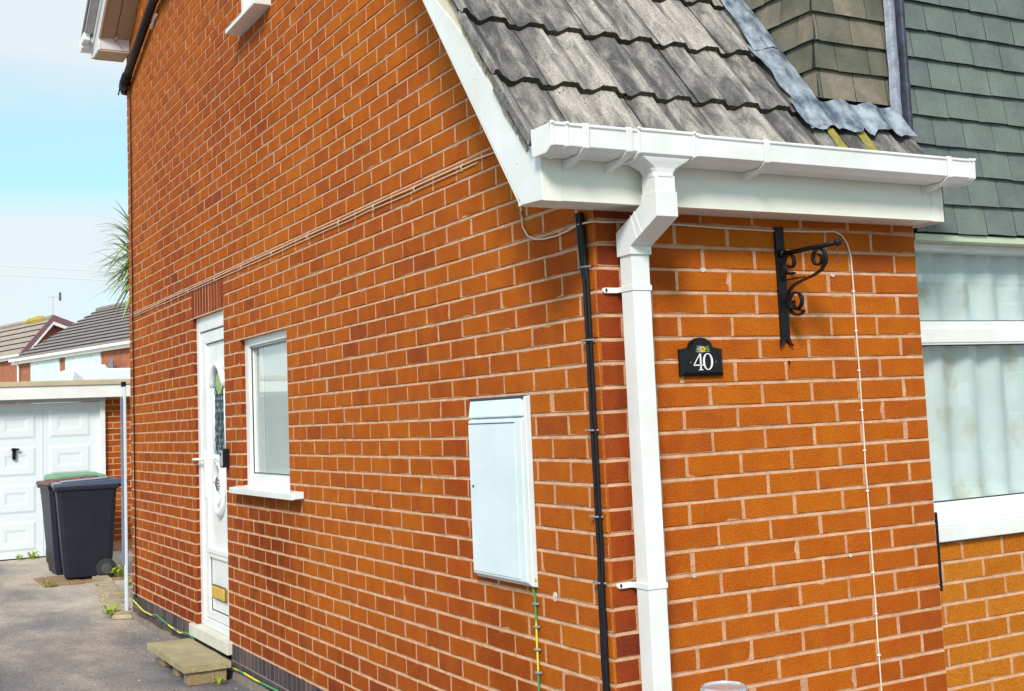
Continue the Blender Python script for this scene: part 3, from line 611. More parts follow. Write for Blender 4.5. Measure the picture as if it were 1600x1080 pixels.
def curtain(parent, mtl, org, U, Nn, u0, u1, z0, z1, amp=.012, per=.16, name='net_curtain'):
    k = MB(); org = Vector(org); U = Vector(U); Nn = Vector(Nn); n = int((u1 - u0) / .012); vs = []
    for j in range(7):
        for i in range(n + 1):
            u = u0 + (u1 - u0) * i / n; z = z0 + (z1 - z0) * j / 6; a = amp * (math.sin(u / per * 6.28 + .6 * math.sin(z * 3)) + .6 * noise.noise(Vector((u * 9, z * .7, 2))))
            vs.append(org + U * u + Vector((0, 0, z)) + Nn * a)
    W = n + 1; k.add(vs, [(j * W + i, j * W + i + 1, (j + 1) * W + i + 1, (j + 1) * W + i) for j in range(6) for i in range(n)]); return k.build(name, mtl, parent, smooth=True)
curtain(wf, curtainmat('floral_net', (.76, .82, .81), (.60, .55, .36)), (0, .175, 0), (1, 0, 0), (0, -1, 0), 1.42, 3.35, .98, 2.06)
k = MB(); k.box(1.44, 4.28, .035, .12, 2.062, 2.088); k.build('window_head_bead', mat('pale_green_bead', (.52, .58, .42), .6, .05, 5), H, bevel=.002)
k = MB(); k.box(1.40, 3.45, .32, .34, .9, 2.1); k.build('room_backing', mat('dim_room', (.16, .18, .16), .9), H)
def slot(x):
    k = MB(); k.box(x - .006, x + .006, .0, .06, .78, 1.06); return k
slot(1.403).build('gap_shade_strip', M_BPL, H)  # black strip put in for the shade of the gap beside the pier

# ---- small side window
wn = MB(); X0 = .032; a, b_, z0, z1 = 3.10, 4.0, 1.14, 2.0
wn.box(X0, .10, b_ - .08, b_ - .001, z0, z1); wn.box(X0, .10, a + .001, a + .08, z0, z1); wn.box(X0 - .0, .10, a + .08, b_ - .08, z1 - .05, z1 - .001); wn.box(X0, .10, a + .08, b_ - .08, z0, z0 + .062)
wn.box(X0 + .015, .10, b_ - .105, b_ - .08, z0 + .062, z1 - .05); wn.box(X0 + .015, .10, a + .08, a + .105, z0 + .062, z1 - .05); wn.box(X0 + .015, .10, a + .105, b_ - .105, z0 + .062, z0 + .075)
wn.box(X0 + .015, .10, a + .105, b_ - .105, z1 - .062, z1 - .05)
wn.box(X0 + .0145, .04, b_ - .109, b_ - .1045, z0 + .07, z1 - .055, 1); wn.box(X0 + .0145, .04, a + .109, b_ - .109, z0 + .0745, z0 + .079, 1); wn.box(X0 + .0145, .04, a + .109, b_ - .109, z1 - .066, z1 - .0615, 1)
sw = wn.build('side_window', [WHITE, mat('gasket', (.02, .03, .03), .6)], H, bevel=.003)
k = MB(); k.quad((.06, a + .1, z1 - .06), (.06, b_ - .1, z1 - .06), (.06, b_ - .1, z0 + .07), (.06, a + .1, z0 + .07)); k.build('window_glass', GLASS, sw)
k = MB(); k.hexa([(-.062, 2.885, 1.100), (.05, 2.885, 1.110), (.05, 4.06, 1.110), (-.062, 4.06, 1.100), (-.062, 2.885, 1.133), (.05, 2.885, 1.145), (.05, 4.06, 1.145), (-.062, 4.06, 1.133)]); k.box(-.05, -.001, 2.872, 2.885, 1.105, 1.138); k.build('window_sill', WHITE, sw, bevel=.003)
k = MB(); k.box(.085, .10, a + .05, b_ - .05, z0, z1 - .02)
for i in range(9): k.tube([(.078, 3.885 - i * .012, z0 + .03), (.078, 3.885 - i * .012, z1 - .05)], .0035, 6)
k.build('blind', mat('pale_blind', (.88, .90, .89), .7, .04, 3), sw)
# ---- upper window with sill seen from below
wn = MB(); a, b_, z0, z1 = 3.27, 3.84, 3.835, 4.85
wn.box(.008, .08, b_ - .07, b_ - .001, z0, z1); wn.box(.008, .08, a + .001, a + .07, z0, z1); wn.box(.008, .08, a + .07, b_ - .07, z0, z0 + .06); wn.box(.008, .08, a + .07, b_ - .07, z1 - .06, z1)
uw = wn.build('upper_window', WHITE, H, bevel=.003)
k = MB(); k.quad((.04, a + .06, z1 - .05), (.04, b_ - .06, z1 - .05), (.04, b_ - .06, z0 + .05), (.04, a + .06, z0 + .05)); k.build('window_glass', GLASS, uw)
k = MB(); k.box(.12, .13, a, b_, z0, z1); k.build('blind', mat('pale_blind', (.5, .6, .62), .8), uw)
k = MB(); k.hexa([(-.095, 3.235, 3.798), (.03, 3.235, 3.80), (.03, 3.83, 3.80), (-.095, 3.83, 3.798), (-.095, 3.235, 3.822), (.03, 3.235, 3.834), (.03, 3.83, 3.834), (-.095, 3.83, 3.822)]); k.build('window_sill', WHITE, uw, bevel=.003)

# ---- door
d = MB(); XF = .028; y0, y1, z0, z1 = 4.341, 5.129, .209, 2.224
d.box(XF, .10, y1 - .075, y1, z0, z1); d.box(XF, .10, y0, y0 + .06, z0, z1); d.box(XF, .10, y0 + .06, y1 - .075, z1 - .10, z1); d.box(XF - .004, .10, y0 + .06, y1 - .075, z0, z0 + .05)
fr = d.build('door_frame', WHITE, H, bevel=.004)
lf = MB(); a, b_ = y0 + .065, y1 - .083; zb_, zt_ = z0 + .056, z1 - .107
lf.box(.04, .09, b_ - .095, b_, zb_, zt_); lf.box(.04, .09, a, a + .07, zb_, zt_); lf.box(.04, .09, a + .07, b_ - .095, zt_ - .075, zt_); lf.box(.04, .09, a + .07, b_ - .095, zb_, zb_ + .05)
lf.box(.04, .09, a + .07, b_ - .095, .655, .70); lf.box(.033, .04, a + .07, b_ - .095, .685, .712)
lf.box(.058, .08, a + .07, b_ - .095, zb_ + .05, zt_ - .075)
lf.box(.062, .064, b_ - .099, b_ - .095, zb_, zt_ - .07, 1)
for zz in (zt_ - .080, ): lf.box(.055, .0595, a + .07, b_ - .095, zz, zz + .006, 1)
lf.box(.054, .059, b_ - .101, b_ - .0952, .30, .655, 1); lf.box(.054, .059, a + .07, b_ - .095, zb_ + .05, zb_ + .056, 1)
door = lf.build('door', [WHITE, mat('gasket', (.02, .03, .03), .6)], H, bevel=.003)
k = MB(); k.box(.075, .078, b_, b_ + .01, zb_, zt_); k.box(.075, .078, a, b_, zt_, zt_ + .008); k.build('door_seal', M_BPL, door)
# arched raised moulding + leaded glass
cyg = 4.655; hwg = .125
def archpts(h, zbot, ztop, sh):
    return [(cyg + h, zbot), (cyg + h, sh), (cyg + h * .55, sh + (ztop - sh) * .62), (cyg, ztop), (cyg - h * .55, sh + (ztop - sh) * .62), (cyg - h, sh), (cyg - h, zbot)]
k = MB(); gp = archpts(hwg, 1.30, 1.865, 1.77); k.prism([(.052, y, z) for y, z in gp], (.003, 0, 0)); 
gm = bpy.data.materials.new('leaded_glass'); gm.use_nodes = True
def _():
    t = gm.node_tree; b = t.nodes['Principled BSDF']; K = t.links.new; c = t.nodes.new('ShaderNodeTexCoord'); n1_ = t.nodes.new('ShaderNodeTexNoise'); n1_.inputs['Scale'].default_value = 24; n1_.inputs['Detail'].default_value = 3
    K(c.outputs['Object'], n1_.inputs['Vector']); r = t.nodes.new('ShaderNodeValToRGB'); r.color_ramp.elements[0].position = .35; r.color_ramp.elements[0].color = (.03, .10, .09, 1); r.color_ramp.elements[1].position = .62; r.color_ramp.elements[1].color = (.42, .60, .70, 1)
    e = r.color_ramp.elements.new(.48); e.color = (.14, .28, .32, 1); K(n1_.outputs[0], r.inputs[0]); K(r.outputs[0], b.inputs['Base Color']); b.inputs['Roughness'].default_value = .12
_()
glass_o = k.build('door_glass', gm, door)
k = MB(); lead = mat('lead_came', (.03, .035, .045), .5)
for i in range(-8, 9):
    for sgn in (1, -1):
        zc = 1.56 + i * .075; seg = []
        for t_ in [j / 10 for j in range(11)]:
            y = cyg - hwg + 2 * hwg * t_; z = zc + sgn * (y - cyg) * 1.9
            if 1.31 < z < 1.77: seg.append((.0505, y, z))
        if len(seg) > 1: k.tube(seg, .0022, 4)
for z in (1.38, 1.46, 1.56, 1.66, 1.73): k.tube([(.0505, cyg - hwg, z), (.0505, cyg + hwg, z)], .002, 4)
k.build('glass_leading', lead, glass_o)
k = MB(); k.prism([(.049, cyg, 1.855), (.049, cyg + .055, 1.82), (.049, cyg + .09, 1.765), (.049, cyg + .04, 1.70), (.049, cyg - .04, 1.70), (.049, cyg - .09, 1.765), (.049, cyg - .055, 1.82)], (.003, 0, 0)); k.build('tulip_glass', mat('yellow_green_glass', (.42, .50, .04), .15, .4, 40, col2=(.10, .28, .05)), glass_o)
k = MB(); k.tube([(.045, cyg + hwg + .012, 1.745), (.040, cyg + hwg + .012, 1.785), (.036, cyg + .075, 1.862), (.036, cyg, 1.895), (.036, cyg - .075, 1.862), (.040, cyg - hwg - .012, 1.785), (.045, cyg - hwg - .012, 1.745)], .02, 10)
k.tube([(.05, cyg + hwg + .006, 1.78), (.05, cyg + hwg + .006, 1.30)], .009, 8); k.tube([(.05, cyg - hwg - .006, 1.78), (.05, cyg - hwg - .006, 1.30)], .009, 8)
oc = (4.685, 1.13)
for s_, r_, rad in ((0, 0, .019),):
    k.tube([(.046, oc[0] + .085 * math.cos(q), oc[1] + .125 * math.sin(q)) for q in [i * math.pi / 14 for i in range(29)]], .017, 10)
    k.tube([(.044, oc[0] + .115 * math.cos(q), oc[1] + .165 * math.sin(q)) for q in [math.pi * .22 + i * math.pi / 24 for i in range(14)]], [.006 + .016 * math.sin(i / 13 * math.pi) for i in range(14)], 10)
    k.tube([(.044, oc[0] + .12 * math.cos(q), oc[1] + .185 * math.sin(q)) for q in [-math.pi * .92 + i * math.pi / 24 for i in range(20)]], [.006 + .018 * math.sin(i / 19 * math.pi) for i in range(20)], 10)
k.tube([(.05, cyg + hwg + .01, 1.31), (.044, oc[0] + .09, 1.285), (.04, oc[0], 1.27)], .014, 8)
k.build('door_moulding', mat('door_moulding_white', (.78, .80, .83), .3, .02, 5), door, smooth=True)
k = MB()
for i in range(26):
    q = i * 2.4; r_ = .035 * math.sqrt(i / 26); c_ = (.036 - .012 * (1 - i / 26), oc[0] + r_ * math.cos(q), oc[1] + 1.3 * r_ * math.sin(q)); k.lathe([(.001, -.006), (.007, 0), (.001, .006)], c_, 'x', 6)
k.build('door_knocker', mat('antique_brass', (.16, .13, .07), .35, .6, 90, metal=.6), door, smooth=True)
k = MB(); k.box(.030, .058, 4.58, 4.86, .408, .478); k.build('letter_plate', mat('brass', (.66, .42, .07), .45, .25, 30, metal=.1), door, bevel=.003)
k = MB(); k.box(.042, .0445, 4.565, 4.875, .398, .488); k.build('letter_plate_surround', mat('dark_brass', (.10, .06, .02), .5), door)
k = MB(); k.box(.032, .040, 4.985, 5.018, 1.03, 1.34); k.tube([(.035, 5.0, 1.285), (.0, 5.0, 1.285), (-.012, 5.02, 1.285), (-.014, 5.105, 1.283)], .009, 8); k.build('door_handle', WHITE, door, bevel=.002)
k = MB(); k.hexa([(-.03, 4.285, .128), (.06, 4.285, .128), (.06, 5.235, .128), (-.03, 5.235, .128), (-.03, 4.285, .204), (.06, 4.285, .2085), (.06, 5.235, .2085), (-.03, 5.235, .204)])
k.build('door_sill', mat('pale_stone_sill', (.55, .50, .42), .8, .2, 7, .4, 60, col2=(.66, .63, .56)), H, bevel=.004)

# ---- rear verge and eave seen top-left
rv = MB(); f0 = lambda y: 4.71 + .62 * (7.08 - y)
rv.prism([(-.25, y, z) for y, z in ((RY, f0(RY) - .0), (7.08, 4.71), (7.08, 4.620), (7.36, 4.620), (7.36, 4.80), (RY, f0(RY) + .20))], (.016, 0, 0)); rv.build('rear_barge_board', WHITE, H, bevel=.001)
k = MB(); k.prism([(-.234, y, z) for y, z in ((RY, f0(RY) + .012), (7.08, 4.722), (7.08, 4.735), (RY, f0(RY) + .03))], (.234, 0, 0)); k.box(-.122, -.116, 7.0, 7.08, 4.70, 4.72); k.prism([(-.119, y, z) for y, z in ((RY, f0(RY) + .009), (7.08, 4.719), (7.08, 4.722), (RY, f0(RY) + .012))], (.004, 0, 0), 1)
k.build('rear_soffit', [mat('tan_soffit', (.42, .30, .21), .7, .08, 6, 0, 10, stretch=(1, 8, 1)), M_BPL], H)
M_LIL = mat('lilac_white_board', (.66, .64, .70), .5, .03, 5)
k = MB(); k.box(-.234, -.003, 7.083, 7.095, 4.628, 4.735); k.build('rear_box_end', M_LIL, H)
k = MB(); k.box(-.262, -.003, 7.34, 7.37, 4.62, 4.80); k.build('rear_fascia', M_LIL, H)
k = MB(); k.box(-.234, -.003, 7.083, 7.36, 4.612, 4.622); k.build('rear_box_soffit', mat('tan_soffit2', (.50, .38, .27), .7, .08, 6), H)
k = MB()
for i in range(11): 
    ya = 7.20 - i * .33; yb = ya - .322; k.prism([(-.335, ya, f0(ya) + .145), (-.335, yb, f0(yb) + .145), (-.335, yb, f0(yb) + .172), (-.335, ya, f0(ya) + .172)], (.062, 0, 0))
k.build('verge_tile_ends', mat('pale_grey_undercloak', (.42, .41, .44), .8, .12, 15, .3, 60), H)
k = MB(); k.prism([(-.335, y, z) for y, z in ((7.37, 4.80), (7.37, 4.71), (7.40, 4.685), (7.46, 4.69), (7.49, 4.73), (7.49, 4.80))], (6.3, 0, 0)); k.box(-.338, -.29, 7.22, 7.37, 4.735, 4.80); k.build('rear_gutter', WHITE, H, bevel=.002)

# ================================================================= things fixed to the house
# soil pipe
t = thing('waste_pipe', 'black waste pipe running diagonally down the side wall below the top left eaves', 'pipe', (-.05, 6.6, 4.35))
k = MB(); k.tube([(-.05, 5.2, 4.70), (-.05, 5.60, 4.70), (-.05, 5.80, 4.70), (-.05, 5.93, 4.695), (-.05, 6.05, 4.66), (-.05, 6.42, 4.545), (-.05, 6.98, 4.375)], .034, 14)
k.build('pipe', M_BPL, t, smooth=True)
k = MB(); k.tube([(-.05, 6.95, 4.384), (-.05, 7.06, 4.352), (-.045, 7.14, 4.335)], [.041, .041, .036], 14); k.tube([(-.045, 7.13, 4.34), (-.02, 7.25, 4.33), (.06, 7.28, 4.33)], .03, 12); k.tube([(-.07, 7.15, 4.33), (-.075, 7.19, 4.28)], .006, 6); k.build('pipe_elbow', M_BPL, t, smooth=True)
k = MB(); k.tube([(-.012, 6.0, 4.61), (-.012, 6.10, 4.60), (-.012, 6.2, 4.56)], .010, 6); k.build('pipe_clip', mat('pale_clip', (.6, .58, .58), .6), t)

# meter box
t = thing('meter_box', 'pale grey utility meter box with a hinged door on the orange side wall', 'meter box', (0, .65, .9)); t.scale = (.78, 1, 1)
k = MB(); k.hexa([(-.03, .452, .903), (.0, .452, .897), (.0, .868, .897), (-.03, .868, .903), (-.03, .452, 1.540), (.0, .452, 1.543), (.0, .868, 1.543), (-.03, .868, 1.540)])
k.hexa([(-.052, .456, .918), (-.03, .456, .905), (-.03, .862, .905), (-.052, .862, .918), (-.052, .456, 1.464), (-.03, .456, 1.470), (-.03, .862, 1.470), (-.052, .862, 1.464)])
k.hexa([(-.050, .456, 1.474), (-.03, .456, 1.474), (-.03, .862, 1.474), (-.050, .862, 1.474), (-.038, .470, 1.535), (-.03, .470, 1.535), (-.03, .862, 1.535), (-.038, .862, 1.535)])
M_MET = mat('painted_meter_box', (.64, .75, .81), .45, .05, 4, .12, 30, col2=(.78, .85, .89))
k.build('box_body', M_MET, t, bevel=.004)
k = MB(); k.box(-.0555, -.0522, .50, .856, .926, 1.452); k.build('box_door', M_MET, t, bevel=.002)
M_SEAM = mat('dark_seam', (.04, .06, .10), .7)
k = MB(); k.box(-.0575, -.052, .50, .862, 1.4515, 1.4545); k.build('hinge_seam', M_SEAM, t)
k = MB(); k.lathe([(.006, -.0575), (.006, -.0555)], (0, .832, 1.228), 'x', 10); k.build('lock', M_SEAM, t)
k = MB(); k.box(-.0385, -.006, .46, .865, 1.5352, 1.5445); k.build('top_seal', M_SEAM, t)

# iron bracket
t = thing('hanging_basket_bracket', 'black wrought iron hanging basket bracket with scrolls on the front brick wall', 'bracket', (.745, -.01, 1.67))
XB = .745; k = MB()
k.box(XB - .019, XB + .019, -.012, -.001, 1.70, 2.077); k.prism([(XB - .019, -.012, 1.70), (XB + .019, -.012, 1.70), (XB + .022, -.013, 1.685), (XB + .030, -.019, 1.668), (XB + .016, -.014, 1.674), (XB, -.013, 1.692), (XB - .016, -.014, 1.674), (XB - .030, -.019, 1.668), (XB - .022, -.013, 1.685)], (0, .010, 0))
k.build('back_plate', M_BLACK, t, bevel=.002)
k = MB(); k.tube([(XB, -.01, 1.983), (XB, -.29, 1.985)], .0085, 10); k.lathe([(.011, -.298), (.013, -.292), (.011, -.286)], (XB, 0, 1.985), 'y', 12); k.tube([(XB, -.012, 1.985), (XB, -.03, 1.985)], .014, 10); k.build('arm', M_BLACK, t, smooth=True)
k = MB(); FL = ((1, 0, 0), .0075, .0026)
def spiral(cy, cz, r0, r1, a0, a1, n=26): return [(XB, cy + (r0 + (r1 - r0) * i / n) * math.cos(a0 + (a1 - a0) * i / n), cz + (r0 + (r1 - r0) * i / n) * math.sin(a0 + (a1 - a0) * i / n)) for i in range(n + 1)]
PI = math.pi
# main S: outer scroll below the arm tip, sweeping down to the plate and ending in the lower scroll
k.tube(spiral(-.196, 1.945, .012, .036, .5 * PI, 3.05 * PI) + [(XB, -.226, 1.925), (XB, -.205, 1.905), (XB, -.165, 1.892), (XB, -.11, 1.882), (XB, -.07, 1.872), (XB, -.045, 1.858), (XB, -.03, 1.838), (XB, -.024, 1.81)], .003, flat=FL)
k.tube([(XB, -.024, 1.83), (XB, -.03, 1.80)] + spiral(-.075, 1.813, .047, .014, 1.25 * PI, 1.25 * PI - -2.9 * PI), .003, flat=FL)
k.tube([(XB, -.016, 1.90), (XB, -.028, 1.915)] + spiral(-.055, 1.948, .040, .012, 1.35 * PI, 1.35 * PI - -2.5 * PI)[::1], .003, flat=FL)
k.tube([(XB, -.012, 1.893), (XB, -.125, 1.893)], .0026, 6)
k.build('scroll', M_BLACK, t)
k = MB(); k.tube([(XB, -.286, 1.985), (XB, -.286, 1.958), (XB, -.284, 1.95), (XB, -.278, 1.94), (XB, -.276, 1.93), (XB, -.28, 1.921), (XB, -.288, 1.921), (XB, -.292, 1.93)], .0022, 6); k.build('hook', mat('rusty_hook', (.12, .05, .035), .6), t)

# house number plate
t = thing('house_number_plaque', 'black arched plaque with the white number 40 and a small yellow flower', 'house sign', (.382, -.005, 1.575))
cx, zb, zs, hw_ = .3835, 1.577, 1.664, .0855
def plq(h, lo, dz):
    p_ = [(cx - h, lo), (cx + h, lo), (cx + h, zs + dz), (cx + h * .68, zs + .004 + dz)]
    for i in range(9): q = PI * i / 8; p_.append((cx + h * .55 * math.cos(q), zs + .008 + dz + .030 * math.sin(q)))
    return p_ + [(cx - h * .68, zs + .004 + dz), (cx - h, zs + dz)]
k = MB(); A_ = plq(hw_, zb, 0); B_ = plq(hw_ - .010, zb + .011, -.003); n = len(A_)
k.add([(x, -.001, z) for x, z in A_] + [(x, -.011, z) for x, z in A_] + [(x, -.019, z) for x, z in B_], [tuple(range(n))] + [(i, (i + 1) % n, n + (i + 1) % n, n + i) for i in range(n)] + [(n + i, n + (i + 1) % n, 2 * n + (i + 1) % n, 2 * n + i) for i in range(n)] + [tuple(range(2 * n, 3 * n))])
k.build('plate', mat('black_gloss_plate', (.004, .005, .008), .14, .1, 5, spec=.3), t)
k = MB(); YS = -.0192
def stroke(pts):   # flat ribbon: (x, z, half width)
    for (x0, z0_, w0), (x1, z1_, w1) in zip(pts[:-1], pts[1:]):
        dx, dz = x1 - x0, z1_ - z0_; l_ = math.hypot(dx, dz) or 1; nx_, nz_ = -dz / l_, dx / l_
        k.prism([(x0 + nx_ * w0, YS, z0_ + nz_ * w0), (x1 + nx_ * w1, YS, z1_ + nz_ * w1), (x1 - nx_ * w1, YS, z1_ - nz_ * w1), (x0 - nx_ * w0, YS, z0_ - nz_ * w0)], (0, -.0012, 0))
zc = 1.6225
n0 = 28
stroke([(cx + .0195 + (.0165 - 0) * math.cos(2 * PI * i / n0), zc + .026 * math.sin(2 * PI * i / n0), .0012 + .0026 * abs(math.cos(2 * PI * i / n0)) ** 1.5) for i in range(n0 + 1)])
x4 = cx - .017
stroke([(x4 + .007, zc - .025, .0028), (x4 + .007, zc + .027, .0028)]); stroke([(x4 + .006, zc + .027, .0012), (x4 - .020, zc - .010, .0016)]); stroke([(x4 - .021, zc - .011, .0018), (x4 + .017, zc - .011, .0018)]); stroke([(x4 - .002, zc - .026, .0012), (x4 + .016, zc - .026, .0012)])
k.build('number', mat('white_lettering', (.85, .86, .88), .5, .01), t)
k = MB()
def petal(c_, ang, L_, W_, mi): k.prism([(c_[0] + L_ * a_ * math.cos(ang) - W_ * b2 * math.sin(ang), YS - .0006 * mi, c_[1] + L_ * a_ * math.sin(ang) + W_ * b2 * math.cos(ang)) for a_, b2 in ((0, 0), (.35, .45), (.75, .4), (1, 0), (.75, -.4), (.35, -.45))], (0, -.0008, 0), mi)
fc = (cx + .001, 1.6625)
for q in (.12, -.15, 3.0, 3.3, .5, 2.6): petal((fc[0], fc[1] - .003), q, .030, .008, 0)
for q in range(5): petal((fc[0] - .010, fc[1]), q * 1.257 + .3, .013, .009, 1)
for q in range(6): petal(fc, q * 1.047, .011, .009, 2)
k.build('flower_motif', [mat('leaf_green_paint', (.12, .22, .05), .5), mat('lilac_paint', (.40, .26, .45), .5), mat('yellow_paint', (.75, .62, .03), .5)], t)
for x in (cx - .051, cx + .051):
    k = MB(); k.lathe([(.0042, -.0212), (.0032, -.0192)], (x, 0, 1.621), 'y', 10); k.build('screw', mat('brass_screw', (.2, .15, .06), .4, metal=.7), t)

# cables
def wob(p0, p1, n, a=.002, seed=0):
    p0, p1 = Vector(p0), Vector(p1); return [p0.lerp(p1, i / n) + Vector((noise.noise(Vector((i * .7, seed, 1))) * a * .3, noise.noise(Vector((i * .7, seed, 5))) * a, 0)) for i in range(n + 1)]
t = thing('black_cable_run', 'pair of black cables running down the side wall beside the front corner', 'cable', (-.01, .04, 0))
k = MB(); k.tube([(-.014, .064, 2.105), (-.014, .058, 2.03), (-.014, .049, 1.93)] + wob((-.012, .046, 1.88), (-.012, .037, .98), 24, .004, 1) + wob((-.014, .036, .95), (-.014, .034, 0), 16, .003, 2), [.0095] * 3 + [.0068] * 25 + [.0095] * 17, 8); k.build('cable', M_BPL, t, smooth=True)
k = MB(); k.tube([(-.014, .048, 2.105), (-.014, .040, 2.03), (-.014, .033, 1.93)] + wob((-.012, .026, 1.88), (-.012, .019, .98), 24, .005, 9) + wob((-.014, .024, .95), (-.014, .022, 0), 16, .003, 4), [.0095] * 3 + [.0055] * 25 + [.008] * 17, 8); k.build('cable', M_BPL, t, smooth=True)
for i, z in enumerate((1.93, 1.70, 1.42, 1.155, .955)):
    k = MB(); k.tube([(-.006, .062, z), (-.022, .048, z), (-.021, .03, z), (-.006, .012, z)], .0032, 6); k.lathe([(.004, -.023), (.004, -.004)], (0, .063, z), 'x', 8); k.build('cable_clip', mat('grey_clip', (.25, .25, .28), .5), t)
M_WIRE = mat('cream_wire', (.72, .62, .50), .6, .1, 20)
t = thing('telephone_wire', 'thin cream wire clipped along the side wall, round the corner and down the front wall', 'wire', (-.005, .5, 0))
side = [(-.006, y, 2.429 + .004 * noise.noise(Vector((y * 2, 0, 0)))) for y in [7.15 - .22 * i for i in range(30)]]
k = MB(); k.tube(side + [(-.006, .60, 2.42), (-.006, .50, 2.31), (-.006, .455, 2.20), (-.006, .442, 2.12), (-.006, .41, 2.085), (-.006, .36, 2.066), (-.006, .30, 2.058), (-.006, .22, 2.056), (-.006, .14, 2.062), (-.020, .055, 2.068), (-.006, .006, 2.069), (.0, -.006, 2.069), (.03, -.005, 2.068)] +
              [(x, -.005, 2.068 + .004 * math.sin(x * 7)) for x in (.1, .3, .5, .7, .85, .95)] + [(1.0, -.005, 2.072), (1.035, -.005, 2.06), (1.058, -.005, 2.03), (1.072, -.005, 1.98)] + [(1.073 + .004 * noise.noise(Vector((i * .8, 3, 0))), -.005, 1.93 - i * .0965) for i in range(21)], .0029, 6); k.build('wire', M_WIRE, t, smooth=True)
k = MB(); k.tube([(-.006, y, 2.412 + .006 * noise.noise(Vector((y * 3, 4, 0)))) for y in [7.15 - .22 * i for i in range(30)]], .0022, 6); k.build('wire', M_WIRE, t, smooth=True)
for i in range(14):
    k = MB(); k.tube([(1.067, -.003, 1.86 - i * .14), (1.073, -.0095, 1.86 - i * .14), (1.08, -.003, 1.86 - i * .14)], .0028, 6); k.build('wire_clip', mat('white_clip', (.75, .75, .75), .5), t)
for y in (.447, .9, 1.35, 1.8, 2.25, 2.7, 3.3, 3.9, 4.5, 5.2):
    z = 2.17 if y == .447 else 2.42; k = MB(); k.tube([(-.003, y, z - .014), (-.011, y, z), (-.003, y, z + .014)], .0035, 6); k.build('wire_clip', mat('tan_clip', (.5, .38, .26), .5), t)
def gy_mat():
    m = bpy.data.materials.new('green_yellow_sheath'); m.use_nodes = True; t_ = m.node_tree; b = t_.nodes['Principled BSDF']; c = t_.nodes.new('ShaderNodeTexCoord'); n_ = t_.nodes.new('ShaderNodeTexNoise'); n_.inputs['Scale'].default_value = 5; n_.inputs['Detail'].default_value = 0
    r = t_.nodes.new('ShaderNodeValToRGB'); r.color_ramp.elements[0].position = .52; r.color_ramp.elements[0].color = (.05, .30, .10, 1); r.color_ramp.elements[1].position = .58; r.color_ramp.elements[1].color = (.68, .66, .04, 1)
    t_.links.new(c.outputs['Object'], n_.inputs[0]); t_.links.new(n_.outputs[0], r.inputs[0]); t_.links.new(r.outputs[0], b.inputs['Base Color']); b.inputs['Roughness'].default_value = .45; return m
M_GY = gy_mat()
t = thing('earth_cable', 'green and yellow earth cable clipped below the meter box', 'cable', (-.008, .465, 0))
k = MB(); k.tube([(-.012, .47, .90), (-.014, .468, .935), (-.012, .458, .945), (-.011, .452, .92)][::-1] + [(-.010, .462 + .003 * noise.noise(Vector((i, 0, 0))), .86 - i * .05) for i in range(18)], .0038, 8); k.build('cable', M_GY, t, smooth=True)
for z in (.845, .77, .695, .62, .545, .47, .395):
    k = MB(); k.tube([(-.003, .45, z), (-.016, .458, z), (-.016, .468, z), (-.003, .474, z)], .0042, 6); k.build('cable_clip', mat('grey_clip', (.35, .36, .38), .5), t)
k = MB(); P_ = [(7.2, .19), (7.05, .150), (6.7, .115), (6.42, .118), (6.25, .14), (6.05, .125), (5.75, .11), (5.5, .105), (5.33, .13), (5.22, .13), (4.9, .06), (4.5, .05), (4.2, .072), (3.95, .076), (3.7, .075), (3.34, .082), (3.0, .06), (2.5, .05), (2.0, .06), (1.0, .05), (.3, .04)]
k.tube([(-.022 - .012 * abs(noise.noise(Vector((y, 2, 0)))) - (.0 if y > 5.2 or y < 4.2 else .004), y, z) for y, z in P_], .0058, 8)
tag(k.build('ground_cable', M_GY, smooth=True), 'slack green and yellow cable trailing along the foot of the side wall', 'cable')
k = MB(); k.tube([(-.012, 7.03 + .01 * noise.noise(Vector((i * .4, 0, 0))), 4.38 - i * .15) for i in range(29)], .0055, 8); tag(k.build('thin_black_pipe', M_BPL, smooth=True), 'thin black cable running the full height of the wall at its far corner', 'cable')
t = thing('door_camera', 'small black and grey doorbell camera on the bricks right of the front door', 'doorbell', (-.02, 4.3, 1.24))
k = MB(); k.box(-.038, -.001, 4.262, 4.345, 1.243, 1.357); k.build('case', M_BPL, t, bevel=.004)
k = MB(); k.box(-.043, -.0385, 4.272, 4.338, 1.252, 1.348); k.build('face_plate', mat('light_grey_plastic', (.42, .43, .45), .35), t, bevel=.002)
k = MB(); k.lathe([(.011, -.046), (.011, -.043)], (0, 4.305, 1.325), 'x', 14); k.build('lens', M_BLACK, t)

# step slab on blocks
t = thing('door_step', 'mossy concrete slab step resting on brick blocks below the door', 'step', (-.17, 4.67, 0))
def stonemat(name, a, b_, c_):
    m = mat(name, a, .9, .2, 6, .8, 50, col2=b_, speck=.2); return m
k = MB(); X_ = [-.312, -.042]; Yy = [4.165, 5.172]; nx, ny = 6, 16; vs = []
for j in range(ny + 1):
    for i in range(nx + 1):
        x = X_[0] + (X_[1] - X_[0]) * i / nx; y = Yy[0] + (Yy[1] - Yy[0]) * j / ny
        if i in (0, nx): x += .004 * noise.noise(Vector((y * 9, i, 0)))
        if j in (0, ny): y += .004 * noise.noise(Vector((x * 12, j, 0)))
        vs.append((x, y, .120 + .0025 * noise.noise(Vector((x * 8, y * 8, 0))) - (.003 if i in (0, nx) or j in (0, ny) else 0)))
W = nx + 1; k.add(vs, [(j * W + i, j * W + i + 1, (j + 1) * W + i + 1, (j + 1) * W + i) for j in range(ny) for i in range(nx)])
bd = [i for i in range(W)] + [j * W + nx for j in range(1, ny + 1)] + [ny * W + i for i in range(nx - 1, -1, -1)] + [j * W for j in range(ny - 1, 0, -1)]
